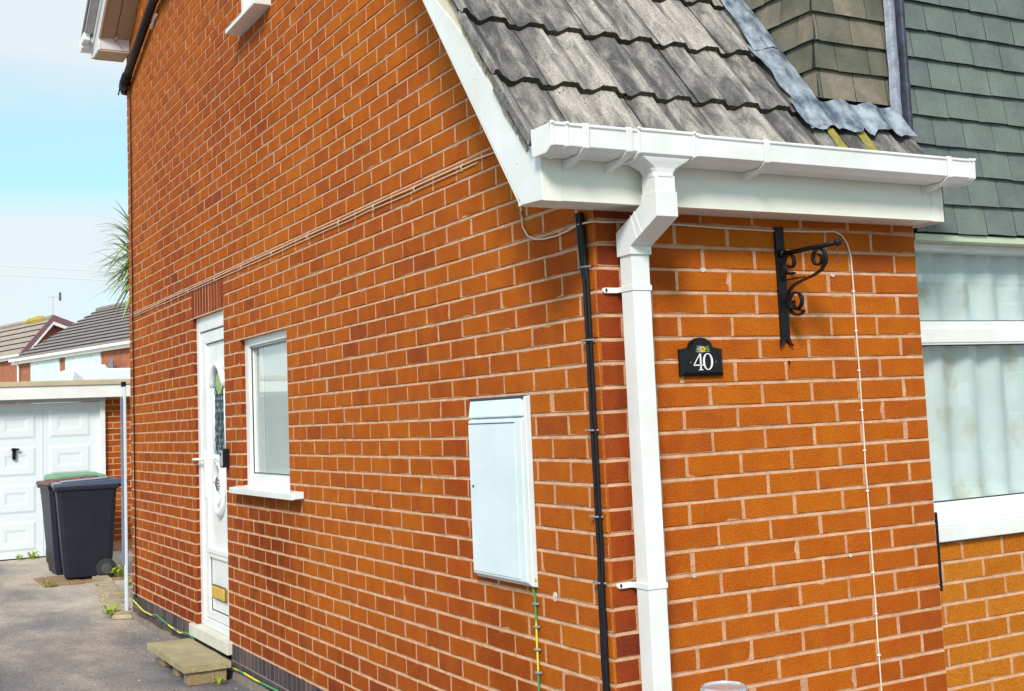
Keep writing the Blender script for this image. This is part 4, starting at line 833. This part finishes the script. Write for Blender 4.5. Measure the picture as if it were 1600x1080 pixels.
n = len(bd); k.add([vs[i] for i in bd] + [(vs[i][0] * 1.0, vs[i][1], vs[i][2] - .038) for i in bd], [(i, (i + 1) % n, n + (i + 1) % n, n + i) for i in range(n)] + [tuple(range(n, 2 * n))])
k.build('slab', stonemat('mossy_slab', (.27, .22, .14), (.40, .345, .19), None), t)
for (y0_, y1_, x0_) in ((4.185, 4.30, -.285), (4.52, 4.625, -.275), (4.90, 5.05, -.27)):
    k = MB(); k.box(x0_, x0_ + .225, y0_, y1_, 0.0, .083); k.build('block', stonemat('old_block', (.22, .15, .08), (.38, .28, .16), None), t, bevel=.008)

# narrow white post at rear corner
t = thing('white_post', 'narrow white and blue post standing at the rear corner of the house', 'post', (-.03, 7.32, 0))
k = MB(); k.box(-.043, -.021, 7.29, 7.34, 0.0, 1.86); k.build('post', mat('pale_blue_white', (.66, .74, .82), .35, .05, 6), t, bevel=.004)
k = MB(); k.box(-.060, -.049, 7.30, 7.335, .42, 1.78); k.build('trim', mat('slate_blue_strip', (.18, .22, .34), .4), t)
k = MB(); k.box(-.055, -.02, 7.29, 7.33, 1.86, 1.90); k.build('cap', M_BPL, t)

# object tops at the bottom edge of the frame
t = thing('grey_canister', 'grey canister with a silver rim and dark blue band at the bottom edge', 'canister', (.18, -.3, 0))
k = MB(); k.lathe([(.075, 0), (.082, .02), (.084, .60), (.082, .652), (.074, .664), (.055, .672), (.02, .676)], axis='z'); o = k.build('body', mat('grey_lilac_plastic', (.34, .33, .40), .4), t, smooth=True, local=True)
k = MB(); k.lathe([(.050, .677), (.073, .674), (.074, .6785), (.050, .680)], axis='z'); k.build('band', mat('navy_band', (.010, .013, .045), .35), t, local=True)
k = MB(); k.lathe([(.073, .668), (.0835, .668), (.0855, .675), (.083, .683), (.077, .686), (.073, .681)], axis='z'); k.build('rim', mat('silver_rim', (.62, .64, .70), .25, metal=.6), t, local=True)
t.scale = (.80, .80, .984)
t = thing('rounded_bollard', 'mauve brown rounded post top in the bottom right corner', 'bollard', (1.42, -.45, 0))
k = MB(); k.lathe([(.065, 0), (.065, .52), (.060, .565), (.045, .60), (.02, .615)], axis='z'); k.build('post', mat('mauve_plastic', (.28, .13, .14), .6, .3, 12), t, smooth=True, local=True)

# white filler spots on the bricks
for (x, z, r_) in ((.418, 1.925, .011), (.981, 1.917, .009), (.313, .946, .010), (.976, .947, .008)):
    k = MB(); n = 11; k.prism([(x + r_ * (.75 + .5 * random.random()) * math.cos(2 * PI * i / n), -.0036, z + .75 * r_ * (.7 + .6 * random.random()) * math.sin(2 * PI * i / n)) for i in range(n)], (0, .004, 0)); k.build('filler_patch', mat('white_filler', (.62, .52, .46), .9, .2, 60), H)
for (y, z, r_) in ((.34, .88, .012),):
    k = MB(); n = 9; k.prism([(-.0036, y + r_ * (.7 + .5 * random.random()) * math.cos(2 * PI * i / n), z + 1.3 * r_ * math.sin(2 * PI * i / n)) for i in range(n)], (.004, 0, 0)); k.build('filler_patch', mat('white_filler', (.62, .52, .46)), H)
k = MB(); k.tube([(.758, -.001, 1.617), (.758, -.005, 1.615)], .004, 6); k.tube([(.758, -.004, 1.615), (.760, -.004, 1.600)], .0015, 5); k.build('old_screw', M_BLACK, H)

# ================================================================= the drive: bins, edging, weeds
def bin_(label, loc, rz, body, lid, ajar=0, hs=1.0):
    t = thing('wheelie_bin', label, 'bin', loc, rz, 'wheelie bins by the garage')
    # local: front towards -x, wheels at +x ; depth .72, width .56, height 1.0
    k = MB(); H_ = .93 * hs
    def ring(z, f_, bk, w_, ch=.035): return [(f_, -w_ + ch, z), (f_ + ch, -w_, z), (bk - ch, -w_, z), (bk, -w_ + ch, z), (bk, w_ - ch, z), (bk - ch, w_, z), (f_ + ch, w_, z), (f_, w_ - ch, z)]
    rs = [ring(.015, -.215, .17, .215), ring(.03, -.225, .20, .225), ring(.20, -.245, .235, .24), ring(H_ - .1, -.292, .268, .272), ring(H_ - .09, -.30, .275, .28), ring(H_, -.305, .28, .285)]
    vs = [v_ for r_ in rs for v_ in r_]; k.add(vs, [tuple(range(8))[::-1]] + [(i * 8 + j, i * 8 + (j + 1) % 8, i * 8 + 8 + (j + 1) % 8, i * 8 + 8 + j) for i in range(len(rs) - 1) for j in range(8)] + [tuple(range(40, 48))])
    k.box(-.20, .20, -.262, -.250, H_ - .30, H_ - .14) if False else None
    k.build('body', body, t, bevel=.008, local=True)
    k = MB(); k.box(-.325, .30, -.30, .30, H_ - .025, H_ + .012); k.build('rim', body, t, bevel=.008, local=True)
    k = MB(); L0 = [(-.345, -.305, H_ + .014), (.33, -.305, H_ + .014), (.33, .305, H_ + .014), (-.345, .305, H_ + .014)]; L1 = [(-.33, -.285, H_ + .05 + ajar), (.30, -.285, H_ + .075), (.30, .285, H_ + .075), (-.33, .285, H_ + .05 + ajar)]
    k.hexa(L0 + L1); L2 = [(-.26, -.20, H_ + .064 + ajar), (.22, -.20, H_ + .086), (.22, .20, H_ + .086), (-.26, .20, H_ + .064 + ajar)]; k.hexa([(a_, b2, c_ - .02) for a_, b2, c_ in L2] + L2)
    k.build('lid', lid, t, bevel=.012, local=True)
    k = MB(); k.tube([(.30, -.22, H_ - .005), (.37, -.22, H_ + .03), (.385, -.2, H_ + .04), (.385, .2, H_ + .04), (.37, .22, H_ + .03), (.30, .22, H_ - .005)], .016, 8); k.build('handle', body, t, smooth=True, local=True)
    for sy in (-1, 1):
        k = MB(); k.lathe([(.055, -.028), (.092, -.024), (.1, -.012), (.1, .012), (.092, .024), (.055, .028)], (.165, sy * .268, .1), 'y', 24)
        wh = k.build('wheel', M_RUB, t, smooth=False, local=True)
        k = MB(); k.lathe([(.012, -.033), (.05, -.030), (.055, -.022), (.055, .022), (.05, .030), (.012, .033)], (.165, sy * .268, .1), 'y', 16); 
        h_ = k.build('hub', mat('hub_plastic', (.07, .07, .08), .4), t, local=True); h_.parent = wh
    k = MB(); k.tube([(.165, -.27, .1), (.165, .27, .1)], .011, 8); k.build('axle', M_BLACK, t, local=True)
    return t
NAVY = mat('navy_bin_plastic', (.007, .009, .016), .5, .25, 3.5, .25, 70, col2=(.014, .017, .030), spec=.35); DARK = mat('black_bin_plastic', (.008, .011, .026), .45, .2, 4, spec=.35)
SKYLID = mat('sky_sheen_bin_lid', (.06, .075, .13), .22, .15, 5);  # lid paler than the body: sky reflection put into its colour
bin_('navy wheelie bin with a closed dark lid, nearest the house corner', (.175, 10.45, .016), math.radians(-6), NAVY, SKYLID)
bin_('black wheelie bin with a rusty brown lid, half hidden behind the navy bin', (.16, 11.2, 0), math.radians(3), DARK, mat('rusty_lid', (.26, .11, .07), .6, .5, 10, col2=(.04, .04, .05)), hs=1.02)
bin_('dark wheelie bin with a green lid, rearmost against the garage door', (.36, 12.4, 0), math.radians(92), DARK, mat('green_lid', (.13, .33, .18), .45, .1, 5), hs=1.03)
k = MB()
for i in range(7):
    x = -.30 + i * .125; k.box(x, x + .115, 9.98 + .02 * (i % 2), 10.85, .0, .014 + .003 * (i % 3))
tag(k.build('wooden_pallet_boards', mat('old_boards', (.30, .19, .10), .85, .3, 10, .5, 40), bevel=.003), 'old brown boards lying flat under the navy wheelie bin', 'boards')
k = MB(); random.seed(11)
for i in range(14):
    y = 7.26 + i * .42; x = -.115 + i * .055; w_ = .10 + .05 * random.random(); k.hexa([(x + a_ + random.uniform(-.02, .02), y + b2, c_) for c_ in (0, .035 + .03 * random.random()) for a_, b2 in ((-.03, .01), (w_, .01), (w_, .40), (-.03, .40))])
k.hexa([(x_, y_, z_) for z_ in (0, .035) for x_, y_ in ((-.16, 7.24), (-.02, 7.14), (0, 7.5), (-.12, 7.55))])
tag(k.build('edging_stones', mat('sandy_stone', (.26, .20, .12), .9, .3, 9, .9, 40, col2=(.48, .40, .26)), bevel=.01), kind='structure')
M_WEED = mat('weed_leaf', (.16, .24, .02), .7, .4, 25, col2=(.38, .44, .05))
def weed(loc, r_, label, n=26):
    k = MB()
    for i in range(n):
        a_ = random.uniform(0, 2 * PI); L_ = r_ * random.uniform(.5, 1.1); h_ = r_ * random.uniform(.25, 1.0); wv = r_ * .13; c_ = Vector(loc) + Vector((math.cos(a_) * r_ * .25 * random.random(), math.sin(a_) * r_ * .25, .002)); dv = Vector((math.cos(a_), math.sin(a_), 0)); sv = Vector((-math.sin(a_), math.cos(a_), 0))
        p1 = c_ + dv * L_ * .5 + Vector((0, 0, h_)); p2 = c_ + dv * L_ + Vector((0, 0, h_ * .75))
        k.add([c_, p1 - sv * wv, p2, p1 + sv * wv], [(0, 1, 2, 3)])
    tag(k.build('weed', M_WEED), label, 'weed', 'weeds along the drive')
weed((-.15, 7.33, .02), .09, 'yellow green weed on the stone at the foot of the house corner')
weed((.43, 10.15, .02), .11, 'green weed beside the wheel of the navy bin')
weed((.45, 11.7, .02), .13, 'weed in front of the brick pier of the garage')
weed((.34, 9.1, .03), .07, 'small weed growing between the edging stones')
weed((-.17, 13.2, .0), .07, 'tuft of weed at the foot of the garage door', 18)
weed((-.02, 13.22, .0), .10, 'larger weed at the foot of the garage door, nearer the bins', 18)
weed((-.28, 9.95, .012), .07, 'small weed at the left end of the boards under the bin', 16)
weed((-.13, 4.10, .0), .05, 'tiny dark weed beside the block under the door step', 18)

# ================================================================= garage
t = thing('garage', 'flat roofed brick garage with a white panelled up and over door', 'garage', (-1.2, 15, 0))
k = MB(); bricks(k, (.857, 13.3, 0), (1, 0, 0), (0, -1, 0), 0, .34, 1, 25, lambda r: .10 if r % 2 else .21, tlo=.2, thi=.7)
k.box(.87, 1.19, 13.31, 18.5, 0, 1.95, 1); k.box(-3.6, -3.42, 13.31, 18.5, 0, 1.95, 1); k.box(-3.42, .87, 18.3, 18.5, 0, 1.95, 1)
k.build('brick_wall', [M_OCHRE if False else M_BRICKF, M_MORT], t)
k = MB(); k.box(-3.7, 1.27, 13.02, 18.6, 2.105, 2.165); k.build('flat_roof', mat('tan_roof_edge', (.50, .41, .29), .85, .12, 4, .4, 40), t)
k = MB(); k.box(-3.7, 1.255, 13.04, 13.07, 1.945, 2.104); k.build('fascia', WHITE, t, bevel=.003)
k = MB(); k.box(-3.5, .857, 13.22, 13.36, 1.905, 1.944); k.box(-3.5, 1.19, 13.07, 13.36, 1.944, 1.95); k.build('lintel', mat('grey_lintel', (.45, .48, .52), .5), t)
k = MB(); k.box(.797, .857, 13.24, 13.33, 0, 1.905); k.build('door_jamb', WHITE, t, bevel=.003)
k = MB(); k.box(-1.36, -1.30, 13.24, 13.33, 0, 1.905); k.build('door_jamb', WHITE, t, bevel=.003)
k = MB(); k.box(-1.30, .797, 13.30, 13.34, .015, 1.90)
# pressed panels: columns and rows of raised fields
cols = [(-1.22, -.78), (-.69, -.23 + .0), (-.47 + .06, .02), (.20, .72)]; cols = [(-1.24, -.52), (-.42, .04), (.19, .68)]
for (xa, xb) in cols:
    for i in range(4):
        za = .10 + i * .455; zb2 = za + .36
        A4 = [(xa, 13.30, za), (xb, 13.30, za), (xb, 13.30, zb2), (xa, 13.30, zb2)]; B4 = [(xa + .03, 13.290, za + .03), (xb - .03, 13.290, za + .03), (xb - .03, 13.290, zb2 - .03), (xa + .03, 13.290, zb2 - .03)]
        C4 = [(xa + .10, 13.290, za + .10), (xb - .10, 13.290, za + .10), (xb - .10, 13.290, zb2 - .10), (xa + .10, 13.290, zb2 - .10)]; D4 = [(xa + .13, 13.297, za + .13), (xb - .13, 13.297, za + .13), (xb - .13, 13.297, zb2 - .13), (xa + .13, 13.297, zb2 - .13)]
        k.add(A4 + B4 + C4 + D4, [(j, (j + 1) % 4, 4 + (j + 1) % 4, 4 + j) for j in range(4)] + [(4 + j, 4 + (j + 1) % 4, 8 + (j + 1) % 4, 8 + j) for j in range(4)] + [(8 + j, 8 + (j + 1) % 4, 12 + (j + 1) % 4, 12 + j) for j in range(4)] + [(12, 13, 14, 15)])
k.box(.112, .118, 13.292, 13.30, .02, 1.89)
gd = k.build('garage_door', mat('white_steel_door', (.74, .79, .84), .4, .02, 2), t, bevel=.003)
k = MB(); k.box(-.235, -.195, 13.255, 13.30, 1.22, 1.36); k.box(-.25, -.16, 13.235, 13.26, 1.33, 1.355); k.build('door_handle', M_BPL, gd, bevel=.003)

# white caravan behind the garage
t = thing('caravan', 'white caravan roof showing above the flat garage roof', 'caravan', (2.1, 21, 0))
k = MB(); k.prism([(x, 20, z) for x, z in ((1.44, .4), (4.6, .4), (4.7, 1.2), (4.7, 2.55), (4.5, 2.66), (2.09, 2.665), (2.06, 2.735), (1.56, 2.72), (1.50, 2.66), (1.44, 2.4))], (0, 2.1, 0)); k.build('body', mat('caravan_white', (.72, .76, .82), .4, .03, 3), t, bevel=.03)
k = MB(); k.prism([(x, 19.99, z) for x, z in ((1.48, 2.0), (1.48, 2.45), (1.52, 2.62), (1.72, 2.44), (1.72, 2.0))], (0, .01, 0)); k.build('front_panel', mat('caravan_grey', (.50, .54, .62), .5), t)
k = MB(); k.box(1.9, 3.4, 19.985, 20.0, 1.3, 2.1); k.build('window', mat('dark_pane', (.05, .06, .07), .1), t)
for x in (2.4,):
    k = MB(); k.lathe([(.3, -.1), (.33, 0), (.3, .1)], (x, 20.1, .33), 'y', 20); k.build('wheel', M_RUB, t)

# ================================================================= houses beyond
M_FT = mat('far_grey_tiles', (.20, .17, .17), .9, .15, 3, .0, 30, col2=(.30, .26, .25)); M_FT2 = mat('far_brown_tiles', (.30, .24, .20), .9, .15, 3, 0, 30, col2=(.40, .33, .28)); M_FB = mat('far_brick', (.36, .13, .07), .9, .25, 4, 0, 10)
dd = Vector((.25720928, -.96635572, 0)); pp = Vector((.96635572, .25720928, 0)); ZZ = Vector((0, 0, 1))
def far_house(name_label, A, length, w1, h1, w2, wallh, roofm, windows=(), overhang=.35, gable_barge=None, pipe=False, rowdark=M_TEDGE, back=0):
    """A: left end of the front eave; ridge parallel to dd; w1/h1 front slope, w2 rear run (same pitch drop)"""
    A = Vector(A); t = thing('terraced_house', name_label, 'house', (A + dd * length * .5 + pp * w1 - ZZ * A.z), 0, 'houses beyond the garage')
    def P(u, v, z): return A + dd * u + pp * v + ZZ * z
    B0 = overhang * .6
    h2 = h1 * 0; rearz = 0
    k = MB()
    pent = [(B0, -A.z), (w2 - B0, -A.z), (w2 - B0, -.05), (w1, h1 - .12), (B0, -.05)]
    k.prism([P(.3, v, z) for v, z in pent], dd * (length - .6)); k.build('wall', M_FB, t)
    k = MB(); nr = max(6, int(math.hypot(w1, h1) / .38))
    for i in range(nr):
        f0_, f1_ = i / nr, (i + 1) / nr
        a0 = P(0, w1 * f0_, h1 * f0_ + .06); a1 = P(0, w1 * f1_, h1 * f1_ + .0)
        k.quad(a0, a0 + dd * length, a1 + dd * length, a1, 0); k.quad(a0, a0 + dd * length, a0 + dd * length - ZZ * .07, a0 - ZZ * .07, 1)
        for e_ in (P(0, 0, 0), P(length, 0, 0)): pass
    nr2 = max(6, int((w2 - w1) / .34))
    for i in range(nr2):
        f0_, f1_ = i / nr2, (i + 1) / nr2; a0 = P(0, w2 - (w2 - w1) * f0_, h1 * f0_ + .06); a1 = P(0, w2 - (w2 - w1) * f1_, h1 * f1_)
        k.quad(a0, a0 + dd * length, a1 + dd * length, a1, 0)
    k.tube([P(0, w1, h1 + .02), P(length, w1, h1 + .02)], .12, 8, 0)
    k.build('roof', [roofm, rowdark], t)
    k = MB(); k.prism([P(0, -.02, -.22), P(0, .10, -.22), P(0, .10, .0), P(0, -.02, .0)], dd * length); k.prism([P(0, -.14, -.1), P(0, -.02, -.1), P(0, -.02, .02), P(0, -.14, .02)], dd * length); k.build('fascia', WHITE, t)
    if gable_barge:
        for uu in (0, length):
            k = MB(); o2 = dd * (.06 if uu else -.06)
            for (v0, z0_, v1, z1_) in ((0, 0, w1, h1), (w2, 0, w1, h1)):
                k.prism([P(uu, v0, z0_ - .40), P(uu, v1, z1_ - .36), P(uu, v1, z1_ - .20), P(uu, v0, z0_ - .22)], o2, 1)
                k.prism([P(uu, v0, z0_ - .20), P(uu, v1, z1_ - .18), P(uu, v1, z1_ + .12), P(uu, v0, z0_ + .12)], o2 * 1.2, 0)
            k.build('barge_board', [mat('maroon_barge', (.20, .10, .12), .7), WHITE], t)
    for (u0, u1_, z0_, z1_, nm) in windows:
        k = MB(); k.prism([P(u0, B0 - .06, z0_), P(u1_, B0 - .06, z0_), P(u1_, B0 - .06, z1_), P(u0, B0 - .06, z1_)], pp * .05); wd = k.build('window', WHITE, t)
        k = MB(); ws = [0, .27, .78, 1]
        for i in range(3):
            a_ = u0 + (u1_ - u0) * ws[i] + .07; c_ = u0 + (u1_ - u0) * ws[i + 1] - .07; k.prism([P(a_, B0 - .075, z0_ + .09), P(c_, B0 - .075, z0_ + .09), P(c_, B0 - .075, z1_ - .09), P(a_, B0 - .075, z1_ - .09)], pp * .014)
        k.build('window_pane', mat('far_pane', (.62, .76, .78), .15, .15, .6), wd)
    return t, P
A1 = Vector((4.498, 56.941, 5.0))
t1, P1 = far_house('nearer house beyond the garage, dark tiled roof and two wide white windows', A1, 12.2, 4.05, 2.374, 8.1, 5, M_FT, windows=((1.75, 4.74, -2.2, -.16, 0), (5.36, 8.7, -2.2, -.16, 0)), gable_barge=False)
k = MB(); k.tube([P1(.5, -.1, -.1), P1(.5, .1, -.3), P1(.5, .1, -5)], .05, 8); k.build('downpipe', WHITE, t1)
k = MB(); k.lathe([(.05, .12), (.3, .06), (.42, 0), (.42, -.02)], tuple(P1(10.2, -.1, -1.0)), 'x', 20); k.build('satellite_dish', mat('slate_dish', (.16, .20, .28), .5), t1)
A2 = Vector((5.294, 60.366, 5.5)) 
t2, P2 = far_house('further house with a gable and yellow lichen on its brown tiled ridge', A2 - dd * 14, 14, 1.553, 1.79, 6.6, 5.5, M_FT2, gable_barge=True)
k = MB(); P0 = A2 + pp * 1.553 + ZZ * 1.79
k.tube([P0 - dd * (.8 + i * .25) + ZZ * (.02) for i in range(14)], [.08, .13, .2, .14, .22, .16, .2, .12, .18, .1, .14, .07, .1, .05], 8); k.build('ridge_lichen', mat('lichen', (.42, .33, .05), .9, .4, 3), t2)
k = MB(); q_ = A2 - dd * 13.2 + pp * 1.0 + ZZ * .7; k.box(q_.x - .4, q_.x + .4, q_.y - .5, q_.y + .5, q_.z, q_.z + 1.3); k.build('chimney', mat('blue_black_chimney', (.05, .07, .12), .7), t2)
tA = thing('television_aerial', 'thin television aerial standing on the gable of the further house', 'aerial', P0 + ZZ * .1)
k = MB(); k.tube([P0 + ZZ * .1, P0 + ZZ * 1.05], .018, 6); k.tube([P0 + ZZ * 1.0 - dd * 0 + Vector((-.25, 0, 0)), P0 + ZZ * 1.0 + Vector((.35, 0, 0))], .016, 6); k.build('mast', mat('aerial_grey', (.5, .52, .55), .5), tA)
k = MB(); k.box(P0.x + .28, P0.x + .38, P0.y - .05, P0.y + .05, P0.z + .82, P0.z + 1.22); k.build('reflector', mat('dark_reflector', (.08, .09, .10), .5), tA)
A3 = Vector((5.78, 65.9, 5.55)) - pp * 1.5 - ZZ * 1.75
t3, P3 = far_house('low brick outbuilding with a small dark gable at the left edge', A3 - dd * 4, 4, 1.5, 1.75, 4.2, 3.8, M_FT, gable_barge=True)
t3['label'] = 'low brick building with a small steep gable, left of the white downpipe'; t3['category'] = 'outbuilding'

# house across the street (seen only as a reflection in the glass)
t = thing('street_house', 'brick house across the street reflected in the front window', 'house', (28, -22, 0))
k = MB(); k.box(22.9, 38, -26, -19.8, 0, 4.7); k.build('wall', mat('pale_brown_brick', (.33, .22, .15), .9, .2, 3), t)
k = MB(); k.prism([(22.4, -19.4, 4.7), (22.4, -23, 7.6), (22.4, -26.4, 4.7)], (16, 0, 0)); k.build('roof', mat('street_roof', (.16, .13, .11), .9, .2, 3), t)
k = MB(); k.box(22.4, 38.4, -19.5, -19.38, 4.5, 4.72); k.box(24.4, 24.55, -19.8, -19.68, 0, 4.6); k.box(23.8, 24.25, -19.8, -19.72, 1.2, 1.85); k.build('gutter', WHITE, t)
for (xa, xb, za, zb2) in ((25.6, 28.5, 3.1, 4.45), (25.6, 28.5, .9, 2.5), (31, 34, 3.1, 4.45), (31, 34, .9, 2.5)):
    k = MB(); k.box(xa, xb, -19.8, -19.72, za, zb2); w2_ = k.build('window', WHITE, t)
    k = MB()
    for i in range(3): c0 = xa + (xb - xa) * i / 3 + .07; k.box(c0, c0 + (xb - xa) / 3 - .14, -19.72, -19.715, za + .08, zb2 - .5); k.box(c0, c0 + (xb - xa) / 3 - .14, -19.72, -19.715, zb2 - .42, zb2 - .08)
    k.build('window_pane', mat('street_pane', (.12, .16, .17), .15), w2_)

# ================================================================= cordyline behind the house corner
t = thing('cordyline_tree', 'spiky green cordyline palm behind the far corner of the house', 'tree', (.5, 9.0, 0))
k = MB(); k.tube([(.62, 9.0, 0), (.58, 9.02, 1.2), (.52, 9.0, 2.2), (.48, 9.0, 2.95)], [.09, .075, .065, .07], 12); k.build('trunk', mat('cordyline_bark', (.16, .12, .08), .9, .3, 20, .8, 50), t, smooth=True)
k = MB(); random.seed(21)
for i in range(330):
    a_ = random.uniform(0, 2 * PI); el = random.uniform(-.95, 1.35); L_ = random.uniform(.30, .50) * (1.0 if el < .8 else .85); W_ = random.uniform(.010, .018)
    c_ = Vector((.44, 9.0, 3.20 + random.uniform(-.30, .22))); d_ = Vector((math.cos(a_) * math.cos(el), math.sin(a_) * math.cos(el), math.sin(el))); sd_ = d_.cross(Vector((0, 0, 1))).normalized(); n_ = 7; vs = []; p_ = c_ + d_ * .05; v_ = d_.copy()
    for j in range(n_ + 1):
        wj = W_ * (1 - (j / n_) ** 2.2) * (.55 + .45 * min(1, j / 2)); vs += [p_ - sd_ * wj, p_ + sd_ * wj]; p_ = p_ + v_ * L_ / n_; v_ = (v_ + Vector((0, 0, -.085 - .05 * random.random()))).normalized()
    k.add(vs, [(2 * j, 2 * j + 1, 2 * j + 3, 2 * j + 2) for j in range(n_)], 0 if random.random() < .78 else 1)
k.build('crown', [mat('cordyline_leaf', (.12, .26, .04), .5, .5, 9, col2=(.34, .50, .12)), mat('cordyline_pale_leaf', (.42, .42, .18), .6, .3, 9)], t)
# overhead wires
for i, (za, zb2) in enumerate(((5.667, 5.40), (5.426, 5.19))):
    k = MB(); k.tube([(-8 + j * 3.2, 30, za + .65 - (za - zb2 + .9) * j / 8 * .75 - .35 * math.sin(PI * j / 8) + .12) for j in range(9)], .011, 5)
    tag(k.build('overhead_wire', mat('faint_wire', (.62, .70, .74), .6)), ('upper' if i == 0 else 'lower') + ' thin overhead wire crossing the pale sky above the far roofs', 'wire', 'overhead wires')

# grit and leaf litter swept against the wall foot and over the drive
k = MB(); random.seed(5)
for i in range(900):
    if i < 520: x = -.02 - abs(random.gauss(0, .16)); y = random.uniform(.5, 7.6)
    else: x = random.uniform(-1.6, .3); y = random.uniform(3.2, 12.8)
    if -.33 < x < 0 and 4.1 < y < 5.2: continue
    if x > -.03 and y < 7.3: continue
    r_ = random.uniform(.002, .007) * (1.4 if i > 520 else 1); a_ = random.uniform(0, 6.28); h_ = r_ * random.uniform(.3, .9)
    vs = [(x + r_ * random.uniform(.6, 1.2) * math.cos(a_ + j * 1.257), y + r_ * random.uniform(.6, 1.2) * math.sin(a_ + j * 1.257), .0005) for j in range(5)]; vs.append((x, y, h_)); k.add(vs, [(j, (j + 1) % 5, 5) for j in range(5)] , random.choice((0, 0, 1, 2)))
tag(k.build('grit', [mat('grit_grey', (.22, .2, .19), .9, .3, 40), mat('grit_pale', (.55, .5, .44), .9, .2, 40), mat('grit_brown', (.16, .09, .05), .9, .3, 40)]), kind='stuff', label='loose grit and leaf litter scattered along the foot of the wall', cat='grit')
